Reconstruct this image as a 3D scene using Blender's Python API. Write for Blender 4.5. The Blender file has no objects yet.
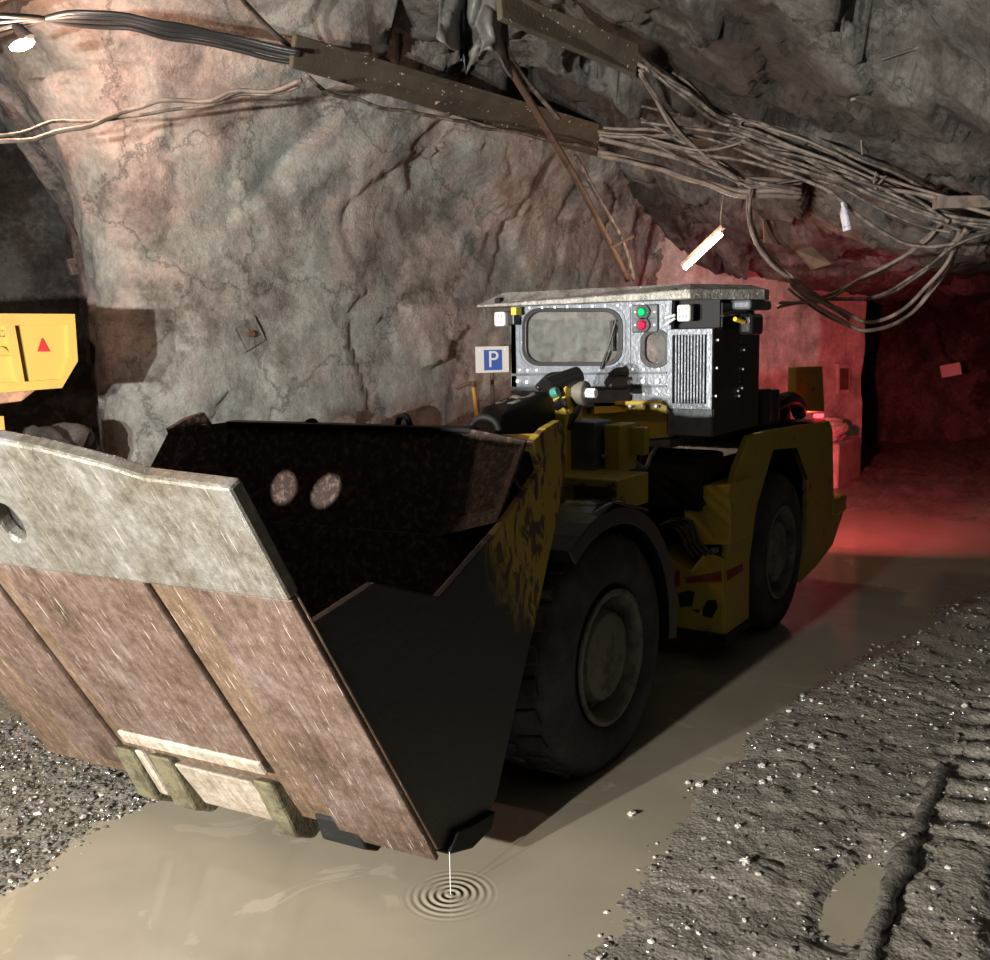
import bpy, bmesh, math, random
from math import sin, cos, pi, radians as rad
from mathutils import Vector as V, Matrix, noise, geometry
S = bpy.context.scene; COL = S.collection
random.seed(7)
# ---------------------------------------------------------------- camera
FPX = 985.0; EYE = V((0, 0, 2.1))
R3 = Matrix(((0.5559995789, 0.1292052994, -0.8210788384), (-0.8309573186, 0.0634088589, -0.5527108207), (-0.0193494949, 0.9895884535, 0.1426193880)))
cd = bpy.data.cameras.new('camera'); cam = bpy.data.objects.new('camera', cd); COL.objects.link(cam); S.camera = cam
cd.sensor_width = 36; cd.lens = 36 * FPX / 990; cd.clip_start = 0.05; cd.clip_end = 200
cam.matrix_world = Matrix.Translation(EYE) @ R3.to_4x4()
S.view_settings.view_transform = 'Standard'; S.view_settings.look = 'None'; S.view_settings.gamma = 1
S.view_settings.exposure = 0.0

def at(px, py, x=None, y=None, z=None):
    """measured point: where the sight line through a photo pixel meets a plane x=, y= or z="""
    d = R3 @ V((px - 495, 480 - py, -FPX))
    for i, v in enumerate((x, y, z)):
        if v is not None:
            t = (v - EYE[i]) / d[i]; return EYE + d * t
# ---------------------------------------------------------------- helpers
class MB:
    def __init__(s): s.v = []; s.f = []; s.m = []
    def add(s, vs, fs, mi=0):
        o = len(s.v); s.v += [tuple(v) for v in vs]; s.f += [tuple(i + o for i in f) for f in fs]; s.m += [mi] * len(fs); return s
    def box(s, c, d, rot=None, mi=0):
        hx, hy, hz = d[0] / 2, d[1] / 2, d[2] / 2; R = rot or Matrix.Identity(3)
        vs = [V(c) + R @ V((a * hx, b * hy, e * hz)) for a in (-1, 1) for b in (-1, 1) for e in (-1, 1)]
        return s.add(vs, [(0, 1, 3, 2), (4, 6, 7, 5), (0, 4, 5, 1), (2, 3, 7, 6), (0, 2, 6, 4), (1, 5, 7, 3)], mi)
    def bb(s, a, b, mi=0):
        return s.box([(p + q) / 2 for p, q in zip(a, b)], [abs(q - p) for p, q in zip(a, b)], None, mi)
    def slab(s, polys, tf, t0, t1, mi=0):
        """polygon (first) with holes, given in 2D, thickened from t0 to t1; tf maps (u, v, t) to 3D"""
        if polys and not hasattr(polys[0][0], '__len__'): polys = [polys]
        flat = [p for q in polys for p in q]; n = len(flat)
        tris = geometry.tessellate_polygon([[V((p[0], p[1], 0)) for p in q] for q in polys])
        vs = [tf(p[0], p[1], t0) for p in flat] + [tf(p[0], p[1], t1) for p in flat]
        fs = [tuple(t) for t in tris] + [tuple(n + i for i in reversed(t)) for t in tris]
        o = 0
        for q in polys:
            k = len(q)
            for i in range(k): j = (i + 1) % k; fs.append((o + i, o + j, n + o + j, n + o + i))
            o += k
        return s.add(vs, fs, mi)
    def cyl(s, a, b, r, n=20, r2=None, mi=0, cap=True):
        a = V(a); b = V(b); w = (b - a).normalized(); u = w.orthogonal().normalized(); q = w.cross(u); r2 = r if r2 is None else r2
        vs = [a + (u * cos(2 * pi * i / n) + q * sin(2 * pi * i / n)) * r for i in range(n)] + [b + (u * cos(2 * pi * i / n) + q * sin(2 * pi * i / n)) * r2 for i in range(n)]
        fs = [(i, (i + 1) % n, n + (i + 1) % n, n + i) for i in range(n)]
        if cap: fs += [tuple(range(n))[::-1], tuple(range(n, 2 * n))]
        return s.add(vs, fs, mi)
    def tube(s, pts, r, n=8, mi=0):
        pts = [V(p) for p in pts]; vs = []; u = None; m = len(pts)
        for i, p in enumerate(pts):
            t = (pts[min(i + 1, m - 1)] - pts[max(i - 1, 0)])
            t = t.normalized() if t.length > 1e-9 else V((0, 0, 1))
            u = t.orthogonal().normalized() if u is None else (u - t * u.dot(t)).normalized()
            q = t.cross(u); rr = r(i / (m - 1)) if callable(r) else r
            vs += [p + (u * cos(2 * pi * k / n) + q * sin(2 * pi * k / n)) * rr for k in range(n)]
        fs = [(i * n + k, i * n + (k + 1) % n, (i + 1) * n + (k + 1) % n, (i + 1) * n + k) for i in range(m - 1) for k in range(n)]
        fs += [tuple(range(n))[::-1], tuple(range((m - 1) * n, m * n))]
        return s.add(vs, fs, mi)
    def lathe(s, prof, c, n=64, mi=0):
        """profile (radius, along -y) turned about the y axis through c"""
        k = len(prof); vs = [(c[0] + r * cos(2 * pi * i / n), c[1] - h, c[2] + r * sin(2 * pi * i / n)) for i in range(n) for r, h in prof]
        fs = [(i * k + j, ((i + 1) % n) * k + j, ((i + 1) % n) * k + j + 1, i * k + j + 1) for i in range(n) for j in range(k - 1)]
        return s.add(vs, fs, mi)
    def build(s, name, mats, parent=None, bevel=0, smooth=False, seg=2):
        me = bpy.data.meshes.new(name); me.from_pydata(s.v, [], s.f)
        for m in (mats if isinstance(mats, (list, tuple)) else [mats]): me.materials.append(m)
        me.polygons.foreach_set('material_index', s.m)
        bm = bmesh.new(); bm.from_mesh(me); bmesh.ops.recalc_face_normals(bm, faces=bm.faces); bm.to_mesh(me); bm.free()
        if smooth: me.polygons.foreach_set('use_smooth', [True] * len(me.polygons))
        o = bpy.data.objects.new(name, me); COL.objects.link(o)
        if parent is not None:
            o.parent = parent; o.matrix_parent_inverse = Matrix.Translation(-base_of(parent))
        if bevel:
            b = o.modifiers.new('bevel', 'BEVEL'); b.width = bevel; b.segments = seg; b.limit_method = 'ANGLE'; b.angle_limit = rad(40)
        if smooth == 'auto' or (smooth and smooth != 1): pass
        return o
def base_of(o): return V(o.location)          # parts are modelled in place, only the thing's own empty is shifted
def empty(name, loc):
    o = bpy.data.objects.new(name, None); o.empty_display_size = .1; COL.objects.link(o); o.location = loc; return o
def tag(o, label=None, cat=None, group=None, kind=None):
    for k, v in (('label', label), ('category', cat), ('group', group), ('kind', kind)):
        if v: o[k] = v
    return o
def sharp(o, ang=35):
    me = o.data; me.polygons.foreach_set('use_smooth', [True] * len(me.polygons))
    bm = bmesh.new(); bm.from_mesh(me)
    for e in bm.edges:
        if len(e.link_faces) == 2 and e.calc_face_angle(0) > rad(ang): e.smooth = False
    bm.to_mesh(me); bm.free(); return o
def spline(pts, k=8):
    pts = [V(p) for p in pts]; out = []
    for i in range(len(pts) - 1):
        a = pts[max(i - 1, 0)]; b = pts[i]; c = pts[i + 1]; d = pts[min(i + 2, len(pts) - 1)]
        for j in range(k):
            t = j / k; out.append(.5 * ((2 * b) + (c - a) * t + (2 * a - 5 * b + 4 * c - d) * t * t + (3 * b - a - 3 * c + d) * t ** 3))
    return out + [pts[-1]]
# ---------------------------------------------------------------- materials
def mat(name): 
    m = bpy.data.materials.new(name); m.use_nodes = True; return m, m.node_tree.nodes, m.node_tree.links, m.node_tree.nodes['Principled BSDF']
def ramp(N, stops, interp='LINEAR'):
    r = N.new('ShaderNodeValToRGB'); e = r.color_ramp.elements; r.color_ramp.interpolation = interp
    while len(e) < len(stops): e.new(.5)
    for i, (p, c) in enumerate(stops): e[i].position = p; e[i].color = (*c, 1) if len(c) == 3 else c
    return r
def g1(v): return (v, v, v)
def coords(N, L, scale=(1, 1, 1), rot=(0, 0, 0)):
    t = N.new('ShaderNodeTexCoord'); m = N.new('ShaderNodeMapping'); m.inputs['Scale'].default_value = scale; m.inputs['Rotation'].default_value = rot
    L.new(t.outputs['Object'], m.inputs[0]); return m.outputs[0]
def noi(N, L, co, sc, det=6, ro=.55, dist=0):
    n = N.new('ShaderNodeTexNoise'); n.inputs['Scale'].default_value = sc; n.inputs['Detail'].default_value = det; n.inputs['Roughness'].default_value = ro; n.inputs['Distortion'].default_value = dist
    L.new(co, n.inputs['Vector']); return n.outputs['Fac']
def mix(N, L, fac, a, b, mode='MIX'):
    m = N.new('ShaderNodeMix'); m.data_type = 'RGBA'; m.blend_type = mode
    for s, v in ((0, fac), (6, a), (7, b)):
        if hasattr(v, 'is_linked'): L.new(v, m.inputs[s])
        else: m.inputs[s].default_value = v if s == 0 else (*v, 1)
    return m.outputs[2]
def bump(N, L, h, st=.5, d=.02, prev=None):
    b = N.new('ShaderNodeBump'); b.inputs['Strength'].default_value = st; b.inputs['Distance'].default_value = d; L.new(h, b.inputs['Height'])
    if prev: L.new(prev, b.inputs['Normal'])
    return b.outputs[0]
def plain(name, c, rough=.5, metal=0, spec=.5, dirt=None, dsc=6, bs=.15, thr=(.45, .62), spk=None):
    """solid colour with dirt blotches, fine bump and optional pale specks"""
    m, N, L, P = mat(name); co = coords(N, L)
    P.inputs['Roughness'].default_value = rough; P.inputs['Metallic'].default_value = metal; P.inputs['Specular IOR Level'].default_value = spec
    col = c
    if dirt:
        r = ramp(N, [(thr[0], g1(0)), (thr[1], g1(1))]); L.new(noi(N, L, co, dsc, 8, .65), r.inputs[0])
        col = mix(N, L, r.outputs[0], c, dirt)
    if spk:
        r = ramp(N, [(spk[1], g1(0)), (spk[1] + .03, g1(1))]); L.new(noi(N, L, co, spk[2], 3, .5), r.inputs[0]); col = mix(N, L, r.outputs[0], col, spk[0])
    if hasattr(col, 'is_linked'): L.new(col, P.inputs['Base Color'])
    else: P.inputs['Base Color'].default_value = (*col, 1)
    if bs: L.new(bump(N, L, noi(N, L, co, 45, 4), bs, .01), P.inputs['Normal'])
    return m
def emis(name, c, st):
    m, N, L, P = mat(name); P.inputs['Base Color'].default_value = (*c, 1); P.inputs['Emission Color'].default_value = (*c, 1); P.inputs['Emission Strength'].default_value = st; return m

def rock_mat(name, cols, patch, wet=.75, bsc=5.0, bstr=.8, crack=.5):
    m, N, L, P = mat(name); co = coords(N, L)
    a = noi(N, L, co, .5, 6, .65); b = noi(N, L, co, 1.7, 10, .7); c = noi(N, L, co, 16, 8, .75)
    r1 = ramp(N, [(.38, cols[0]), (.47, cols[1]), (.55, cols[2])]); L.new(a, r1.inputs[0])
    r2 = ramp(N, [(.32, g1(.32)), (.44, g1(.75)), (.56, g1(1.05)), (.70, g1(1.35))]); L.new(b, r2.inputs[0])
    k = mix(N, L, 1.0, r1.outputs[0], r2.outputs[0], 'MULTIPLY')
    r3 = ramp(N, [(.54, g1(0)), (.62, g1(1))]); L.new(noi(N, L, co, .8, 10, .72), r3.inputs[0])
    k = mix(N, L, r3.outputs[0], k, patch)
    r4 = ramp(N, [(.3, g1(.7)), (.7, g1(1.25))]); L.new(c, r4.inputs[0])
    k = mix(N, L, 1.0, k, r4.outputs[0], 'MULTIPLY')
    # dark fracture lines
    wv = N.new('ShaderNodeVectorMath'); wv.operation = 'ADD'; nz = N.new('ShaderNodeTexNoise'); nz.inputs['Scale'].default_value = 1.6; nz.inputs['Detail'].default_value = 8; nz.inputs['Roughness'].default_value = .7; L.new(co, nz.inputs['Vector'])
    L.new(co, wv.inputs[0]); L.new(nz.outputs['Color'], wv.inputs[1])
    vo = N.new('ShaderNodeTexVoronoi'); vo.feature = 'DISTANCE_TO_EDGE'; vo.inputs['Scale'].default_value = .9; L.new(wv.outputs[0], vo.inputs['Vector'])
    rc = ramp(N, [(.0, g1(1 - crack)), (.018, g1(1))]); L.new(vo.outputs['Distance'], rc.inputs[0]); k = mix(N, L, 1.0, k, rc.outputs[0], 'MULTIPLY'); L.new(k, P.inputs['Base Color'])
    rr = ramp(N, [(.35, g1(wet - .3)), (.65, g1(min(1, wet + .15)))]); L.new(b, rr.inputs[0]); L.new(rr.outputs[0], P.inputs['Roughness'])
    n1 = bump(N, L, noi(N, L, co, bsc, 12, .72), bstr, .08); n2 = bump(N, L, noi(N, L, co, 38, 8, .8), .55, .02, n1); n3 = bump(N, L, rc.outputs[0], crack, .03, n2)
    L.new(n3, P.inputs['Normal']); return m
M = {}
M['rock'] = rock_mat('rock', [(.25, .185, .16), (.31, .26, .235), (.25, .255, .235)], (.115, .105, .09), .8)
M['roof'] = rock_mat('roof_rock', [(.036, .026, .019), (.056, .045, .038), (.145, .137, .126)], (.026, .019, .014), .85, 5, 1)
M['block'] = rock_mat('shotcrete', [(.42, .36, .32), (.46, .41, .37), (.4, .36, .33)], (.36, .31, .28), .85, 3, .3, .1)
M['boulder'] = rock_mat('boulder_rock', [(.16, .12, .10), (.22, .19, .17), (.2, .2, .18)], (.1, .09, .08), .6, 6, .7)
M['yellow'] = plain('chipped_yellow_paint', (.33, .25, .03), .5, 0, .4, (.04, .032, .02), 7, .2, (.60, .68))
M['yellow2'] = plain('clean_yellow_paint', (.62, .44, .04), .42, 0, .5, (.2, .14, .05), 6, .1, (.62, .75))
M['truck'] = plain('truck_yellow_paint', (.50, .33, .075), .5, 0, .4, (.36, .22, .07), 3, .08, (.55, .8))
M['truckrust'] = plain('truck_underside', (.5, .27, .16), .7, 0, .3, (.28, .15, .1), 7, .3)
M['black'] = plain('black_steel', (.009, .009, .009), .6, 0, .2, (.016, .015, .014), 7, .3, (.55, .7))
M['inner'] = plain('rusty_shaded_bucket_inside', (.045, .030, .024), .65, 0, .25, (.16, .11, .085), 30, .6, (.5, .62))  # rust colour lowered, so the deep shade inside the bucket is painted in
M['side'] = plain('worn_black_side_plate', (.010, .010, .009), .6, 0, .3, (.045, .043, .04), 5, .3, (.58, .75))
M['gloss'] = plain('glossy_black', (.01, .01, .01), .18, 0, .6, None, 1, .05)
M['rubber'] = plain('tyre_rubber', (.022, .021, .02), .65, 0, .3, (.05, .048, .045), 5, .5)
M['rubberwet'] = plain('wet_rubber', (.012, .012, .012), .22, 0, .6, None, 5, .3)
M['hub'] = plain('dusty_wheel_rim', (.16, .15, .12), .6, 0, .3, (.06, .055, .045), 6, .3)
M['cab'] = plain('wet_grey_cab_paint', (.20, .225, .265), .35, .1, .6, (.13, .145, .17), 14, .5, (.45, .7), ((.9, .9, .92), .71, 55))
M['cabdk'] = plain('dark_grey_cab_paint', (.10, .115, .13), .45, 0, .5, (.05, .06, .06), 8, .2)
M['boxside'] = plain('dark_brown_side_panel', (.03, .025, .024), .5, 0, .4, (.045, .035, .03), 4, .2)
M['roofplate'] = plain('muddy_roof_plate', (.34, .33, .30), .4, .15, .6, (.16, .155, .14), 10, 1.0, (.42, .62), ((.85, .84, .8), .66, 38))
M['gasket'] = plain('window_gasket', (.02, .02, .02), .4)
M['bolt'] = plain('glint_white_bolt', (.9, .9, .9), .35, .1, .5, None, 1, 0)  # near-white base colour paints the specular glint of the bolt heads
M['white'] = plain('white_plastic', (.62, .62, .62), .45, 0, .5, None, 1, 0)
M['greyp'] = plain('grey_ink', (.3, .3, .3), .6, 0, .5, None, 1, 0)
M['teal'] = plain('teal_plastic', (.04, .2, .16), .35)
M['orange'] = plain('ochre_handle', (.62, .33, .06), .5)
M['blue'] = plain('sign_blue', (.03, .10, .38), .5, 0, .5, None, 1, 0)
M['red'] = plain('red_sticker', (.6, .015, .02), .5, 0, .5, None, 1, 0)
M['redstripe'] = plain('worn_red_stripe', (.22, .012, .012), .6, 0, .3, (.1, .06, .02), 20, .1)
M['sticker'] = plain('warning_yellow', (.5, .38, .03), .5, 0, .5, None, 1, 0)
M['ink'] = plain('black_ink', (.005, .005, .005), .6, 0, .3, None, 1, 0)
M['cable'] = plain('muddy_cable', (.06, .05, .042), .6, 0, .4, (.2, .165, .14), 9, .4)
M['cable2'] = plain('pale_dusty_cable', (.19, .15, .125), .6, 0, .4, (.1, .08, .07), 9, .4)
M['plank'] = plain('olive_cable_tray', (.075, .062, .042), .75, 0, .3, (.045, .036, .026), 4, .4, (.4, .7), ((.55, .5, .42), .68, 22))
M['tarp'] = plain('grey_tarpaulin', (.09, .088, .082), .5, 0, .4, (.16, .155, .145), 4, .3)
M['rust'] = plain('rusty_steel', (.11, .065, .045), .7, .1, .4, (.06, .035, .025), 6, .4)
M['concrete'] = plain('rough_concrete', (.42, .36, .33), .85, 0, .3, (.3, .26, .23), 4, .4)
M['mud'] = plain('crusted_mud', (.13, .12, .105), .32, 0, .6, (.06, .055, .05), 12, 1.0)
M['paper'] = plain('dusty_bottle_paper', (.55, .55, .62), .5, 0, .5, (.25, .28, .5), 12, .1, (.55, .6))
M['stripe'] = plain('pale_seat_belt_green', (.02, .42, .26), .4, 0, .5, None, 1, 0)
M['tube'] = emis('fluorescent_tube_glow', (1.0, .82, .62), 22)
M['sodium'] = emis('sodium_lamp_glow', (1.0, .60, .38), 45)
M['tail'] = emis('tail_lamp_glow', (1.0, .02, .03), 12)
M['green_l'] = plain('green_lens', (.0, .5, .16), .2, 0, .6, None, 1, 0)
M['red_l'] = plain('red_lens', (.7, .01, .06), .2, 0, .6, None, 1, 0)

def steel_mat(name, c1, c2, c3, rough, metal, con=.35):
    m, N, L, P = mat(name)
    # scratches run down the tilted floor of the bucket
    co = coords(N, L, (1, 1, 1), (0, rad(-60), 0)); co2 = coords(N, L)
    mp = N.new('ShaderNodeMapping'); mp.inputs['Scale'].default_value = (1.2, 22, 6); L.new(co, mp.inputs[0])
    mp2 = N.new('ShaderNodeMapping'); mp2.inputs['Scale'].default_value = (3, 90, 20); mp2.inputs['Rotation'].default_value = (0, 0, .12); L.new(co, mp2.inputs[0])
    s1 = noi(N, L, mp.outputs[0], 2.6, 10, .75); s2 = noi(N, L, mp2.outputs[0], 2.0, 4, .6); b = noi(N, L, co2, 3.0, 9, .72)
    r = ramp(N, [(.36, c1), (.5, c2), (.64, c3)]); L.new(b, r.inputs[0])
    r2 = ramp(N, [(.3, g1(1 - con)), (.5, g1(1)), (.7, g1(1 + con))]); L.new(s1, r2.inputs[0])
    k = mix(N, L, 1, r.outputs[0], r2.outputs[0], 'MULTIPLY')
    rb = ramp(N, [(.3, g1(.7)), (.7, g1(1.3))]); L.new(noi(N, L, co2, 24, 8, .8), rb.inputs[0]); k = mix(N, L, 1, k, rb.outputs[0], 'MULTIPLY')
    r3 = ramp(N, [(.67, g1(0)), (.70, g1(1))]); L.new(s2, r3.inputs[0]); k = mix(N, L, r3.outputs[0], k, (.42, .38, .33))
    for rot, thr in ((.5, .71), (-.45, .72)):
        m3 = N.new('ShaderNodeMapping'); m3.inputs['Scale'].default_value = (5, 130, 60); m3.inputs['Rotation'].default_value = (0, 0, rot); L.new(co, m3.inputs[0])
        r5 = ramp(N, [(thr, g1(0)), (thr + .02, g1(1))]); L.new(noi(N, L, m3.outputs[0], 1.3, 2, .5), r5.inputs[0]); k = mix(N, L, r5.outputs[0], k, (.45, .42, .38))
    r6 = ramp(N, [(.72, g1(0)), (.75, g1(1))]); L.new(noi(N, L, co2, 110, 3, .6), r6.inputs[0]); k = mix(N, L, r6.outputs[0], k, (.5, .46, .4))
    L.new(k, P.inputs['Base Color']); P.inputs['Metallic'].default_value = metal
    rr = ramp(N, [(.3, g1(rough - .12)), (.7, g1(rough + .15))]); L.new(s1, rr.inputs[0]); L.new(rr.outputs[0], P.inputs['Roughness'])
    n1 = bump(N, L, s1, .4, .008); n2 = bump(N, L, s2, .3, .004, n1); n3 = bump(N, L, noi(N, L, co2, 60, 6, .8), .5, .006, n2); L.new(n3, P.inputs['Normal'])
    return m
M['lip'] = steel_mat('worn_bright_lip_steel', (.10, .085, .06), (.16, .15, .13), (.22, .215, .205), .36, .45, .16)
M['wear'] = steel_mat('brown_worn_floor_steel', (.055, .034, .022), (.10, .066, .051), (.14, .102, .09), .46, .25)
M['band'] = steel_mat('brown_floor_band_steel', (.07, .045, .025), (.095, .062, .04), (.12, .082, .058), .5, .1)
M['bevel'] = steel_mat('polished_bevel_steel', (.2, .165, .12), (.3, .26, .21), (.38, .34, .28), .4, .2)
M['olive'] = plain('olive_muddy_steel', (.11, .10, .06), .45, 0, .4, (.05, .045, .03), 10, .6)

def scratched_yellow():
    m, N, L, P = mat('scraped_yellow_side'); co = coords(N, L)
    mp = N.new('ShaderNodeMapping'); mp.inputs['Scale'].default_value = (9, 1, 4); mp.inputs['Rotation'].default_value = (0, .4, 0); L.new(co, mp.inputs[0])
    r = ramp(N, [(.50, g1(0)), (.56, g1(1))]); L.new(noi(N, L, mp.outputs[0], 1.6, 6, .6, 1.0), r.inputs[0])
    k = mix(N, L, r.outputs[0], (.30, .215, .025), (.055, .025, .018))
    # colour turns from yellow to near-black towards the heel of the bucket (metres, own shape)
    sp = N.new('ShaderNodeSeparateXYZ'); L.new(co, sp.inputs[0])
    ma = N.new('ShaderNodeMath'); ma.operation = 'MULTIPLY_ADD'; L.new(sp.outputs[0], ma.inputs[0]); ma.inputs[1].default_value = .9; L.new(sp.outputs[2], ma.inputs[2])
    mb = N.new('ShaderNodeMath'); mb.operation = 'MULTIPLY_ADD'; L.new(noi(N, L, co, 4, 6, .6), mb.inputs[0]); mb.inputs[1].default_value = .8; L.new(ma.outputs[0], mb.inputs[2])
    rz = ramp(N, [(.0, g1(0)), (1, g1(1))]); mr = N.new('ShaderNodeMapRange'); mr.inputs[1].default_value = 4.35; mr.inputs[2].default_value = 4.6
    L.new(mb.outputs[0], mr.inputs[0]); L.new(mr.outputs[0], rz.inputs[0])
    k = mix(N, L, rz.outputs[0], (.016, .015, .014), k); L.new(k, P.inputs['Base Color']); P.inputs['Roughness'].default_value = .5
    L.new(bump(N, L, noi(N, L, co, 30, 5), .4, .008), P.inputs['Normal']); return m
M['sideyel'] = scratched_yellow()

def glass_mat():
    m, N, L, P = mat('dirty_cab_glass'); P.inputs['Base Color'].default_value = (.9, .92, .92, 1); P.inputs['Transmission Weight'].default_value = 1; P.inputs['Roughness'].default_value = .05; P.inputs['IOR'].default_value = 1.1
    d = N.new('ShaderNodeBsdfDiffuse'); d.inputs[0].default_value = (.42, .42, .40, 1); mx = N.new('ShaderNodeMixShader'); co = coords(N, L)
    r = ramp(N, [(.3, g1(.10)), (.7, g1(.42))]); L.new(noi(N, L, co, 8, 8, .7), r.inputs[0]); L.new(r.outputs[0], mx.inputs[0])
    L.new(P.outputs[0], mx.inputs[1]); L.new(d.outputs[0], mx.inputs[2]); L.new(mx.outputs[0], N['Material Output'].inputs[0]); return m
M['glass'] = glass_mat()

def water_mat():
    m, N, L, P = mat('milky_puddle_water'); co = coords(N, L)
    r = ramp(N, [(.35, (.205, .182, .138)), (.55, (.235, .21, .16)), (.7, (.265, .235, .18))]); L.new(noi(N, L, co, .8, 5, .6, .8), r.inputs[0])
    r5 = ramp(N, [(.60, g1(0)), (.63, g1(1))]); L.new(noi(N, L, co, 2.1, 6, .6, 1.5), r5.inputs[0])
    k = mix(N, L, r5.outputs[0], r.outputs[0], (.275, .242, .188)); L.new(k, P.inputs['Base Color'])
    P.inputs['Roughness'].default_value = .12; P.inputs['Specular IOR Level'].default_value = .5; P.inputs['IOR'].default_value = 1.33
    # rings around the falling drop
    t = N.new('ShaderNodeTexCoord'); vm = N.new('ShaderNodeVectorMath'); vm.operation = 'DISTANCE'; vm.inputs[1].default_value = (2.79, 2.12, 0); L.new(t.outputs['Object'], vm.inputs[0])
    a = N.new('ShaderNodeMath'); a.operation = 'MULTIPLY'; a.inputs[1].default_value = 2 * pi / .030; L.new(vm.outputs['Value'], a.inputs[0])
    s = N.new('ShaderNodeMath'); s.operation = 'SINE'; L.new(a.outputs[0], s.inputs[0])
    f = N.new('ShaderNodeMapRange'); f.inputs[1].default_value = 0.0; f.inputs[2].default_value = .19; f.inputs[3].default_value = 1; f.inputs[4].default_value = 0; L.new(vm.outputs['Value'], f.inputs[0])
    q = N.new('ShaderNodeMath'); q.operation = 'MULTIPLY'; L.new(s.outputs[0], q.inputs[0]); L.new(f.outputs[0], q.inputs[1])
    n1 = bump(N, L, q.outputs[0], 1.0, .0035); n2 = bump(N, L, noi(N, L, co, 3.5, 3, .5), .15, .01, n1); L.new(n2, P.inputs['Normal']); return m
M['water'] = water_mat()

def ground_mat():
    m, N, L, P = mat('wet_gravel_and_mud'); co = coords(N, L)
    r = ramp(N, [(.3, (.11, .10, .085)), (.5, (.155, .143, .12)), (.7, (.21, .195, .165))]); L.new(noi(N, L, co, 2.5, 9, .7), r.inputs[0])
    r2 = ramp(N, [(.3, g1(.75)), (.7, g1(1.25))]); L.new(noi(N, L, co, 60, 5, .7), r2.inputs[0])
    k = mix(N, L, 1, r.outputs[0], r2.outputs[0], 'MULTIPLY'); L.new(k, P.inputs['Base Color'])
    rr = ramp(N, [(.35, g1(.18)), (.65, g1(.5))]); L.new(noi(N, L, co, 9, 6, .6), rr.inputs[0]); L.new(rr.outputs[0], P.inputs['Roughness'])
    v = N.new('ShaderNodeTexVoronoi'); v.inputs['Scale'].default_value = 55; L.new(co, v.inputs['Vector'])
    n1 = bump(N, L, v.outputs['Distance'], .35, .012); n2 = bump(N, L, noi(N, L, co, 24, 7, .65), .5, .022, n1); L.new(n2, P.inputs['Normal']); return m
M['ground'] = ground_mat()
M['stone'] = plain('wet_stone', (.11, .105, .095), .16, 0, .8, (.05, .048, .044), 9, .4, (.4, .6))
M['stonepale'] = plain('pale_stone_and_glint', (.5, .48, .44), .2, 0, .8, (.2, .19, .17), 9, .4, (.4, .6))  # pale base colour also paints the bright glints among the wet gravel

# ---------------------------------------------------------------- rock shell
RH = V((.5561, -.8311)); FH = V((.8298, .5580))      # horizontal directions to the camera's right and forwards
def deep(px, py, F):
    d = R3 @ V((px - 495, 480 - py, -FPX)); return EYE + d * (F / (d.x * FH.x + d.y * FH.y))
def chunk(p, s):
    """faceted, slabby relief: 0..1"""
    d, pts = noise.voronoi(p * s); c = pts[0]
    n = V((noise.cell(c * 7.1), noise.cell(c * 5.3 + V((9, 1, 4))), noise.cell(c * 3.7 + V((2, 8, 5))))) 
    return (n.x - .5) * .8 + (p * s - c).dot(n - V((.5, .5, .5))) * 1.3 + min(.28, (d[1] - d[0])) * .9
def relief(p, amp=1.0):
    w = V((noise.noise(p * .7), noise.noise(p * .7 + V((5, 5, 5))), noise.noise(p * .7 + V((9, 2, 7))))) * .5
    q = p + w
    h = noise.fractal(q * .4, 1, 2, 3) * .36 + chunk(q, .8) * .14 + chunk(q + V((3, 3, 3)), 2.0) * .055 + chunk(q + V((6, 1, 3)), 4.6) * .018 + noise.fractal(q * 4, .9, 2.1, 5) * .03
    return h * amp
def sheet(name, pts, zs, side, curl, amp, m, uv_step, lowf=1.0):
    """rock wall standing on a plan path; curl(z) leans it over the room"""
    path = spline([V((a, b, 0)) for a, b in pts], 12)
    L_ = [0]
    for i in range(1, len(path)): L_.append(L_[-1] + (path[i] - path[i - 1]).length)
    n = int(L_[-1] / uv_step) + 1; cols = []
    j = 0
    for i in range(n + 1):
        s = L_[-1] * i / n
        while j < len(path) - 2 and L_[j + 1] < s: j += 1
        t = (s - L_[j]) / max(1e-6, L_[j + 1] - L_[j]); p = path[j].lerp(path[j + 1], t)
        a = path[max(0, j - 3)]; b = path[min(len(path) - 1, j + 4)]; d = (b - a).normalized(); cols.append((p, V((-d.y, d.x, 0)) * side))
    mb = MB(); vs = []
    for p, nn in cols:
        for z in zs:
            q = p + V((0, 0, z)) + nn * curl(z); h = relief(q, amp) * (lowf + (1 - lowf) * max(0, min(1, (z - 2.9) / .9)))
            vs.append(q + nn * h + V((0, 0, 0)))
    k = len(zs); fs = [(i * k + j, (i + 1) * k + j, (i + 1) * k + j + 1, i * k + j + 1) for i in range(len(cols) - 1) for j in range(k - 1)]
    mb.add(vs, fs); o = mb.build(name, m); o.data.polygons.foreach_set('use_smooth', [True] * len(fs)); tag(o, kind='structure'); return o
def frange(a, b, s): n = int(round((b - a) / s)); return [a + (b - a) * i / n for i in range(n + 1)]
crl = lambda z: max(0, z - 2.6) ** 2 * .16 + .04 * z
# the long rock wall behind the loader
sheet('wall_back', [(7.6, 11.2), (6.5, 9.4), (5.6, 8.0), (5.25, 7.3), (5.8, 6.85), (7.0, 6.5), (9.0, 6.25), (11.0, 5.95), (12.4, 5.6)], frange(-.3, 5.6, .05), -1, crl, .55, M['rock'], .05, .42)
sheet('wall_left', [(-7.5, 9.5), (-4, 11.5), (0, 12.2), (4, 12.2), (7.6, 11)], frange(-.3, 6.2, .2), -1, crl, 1.0, M['roof'], .2)
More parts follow.
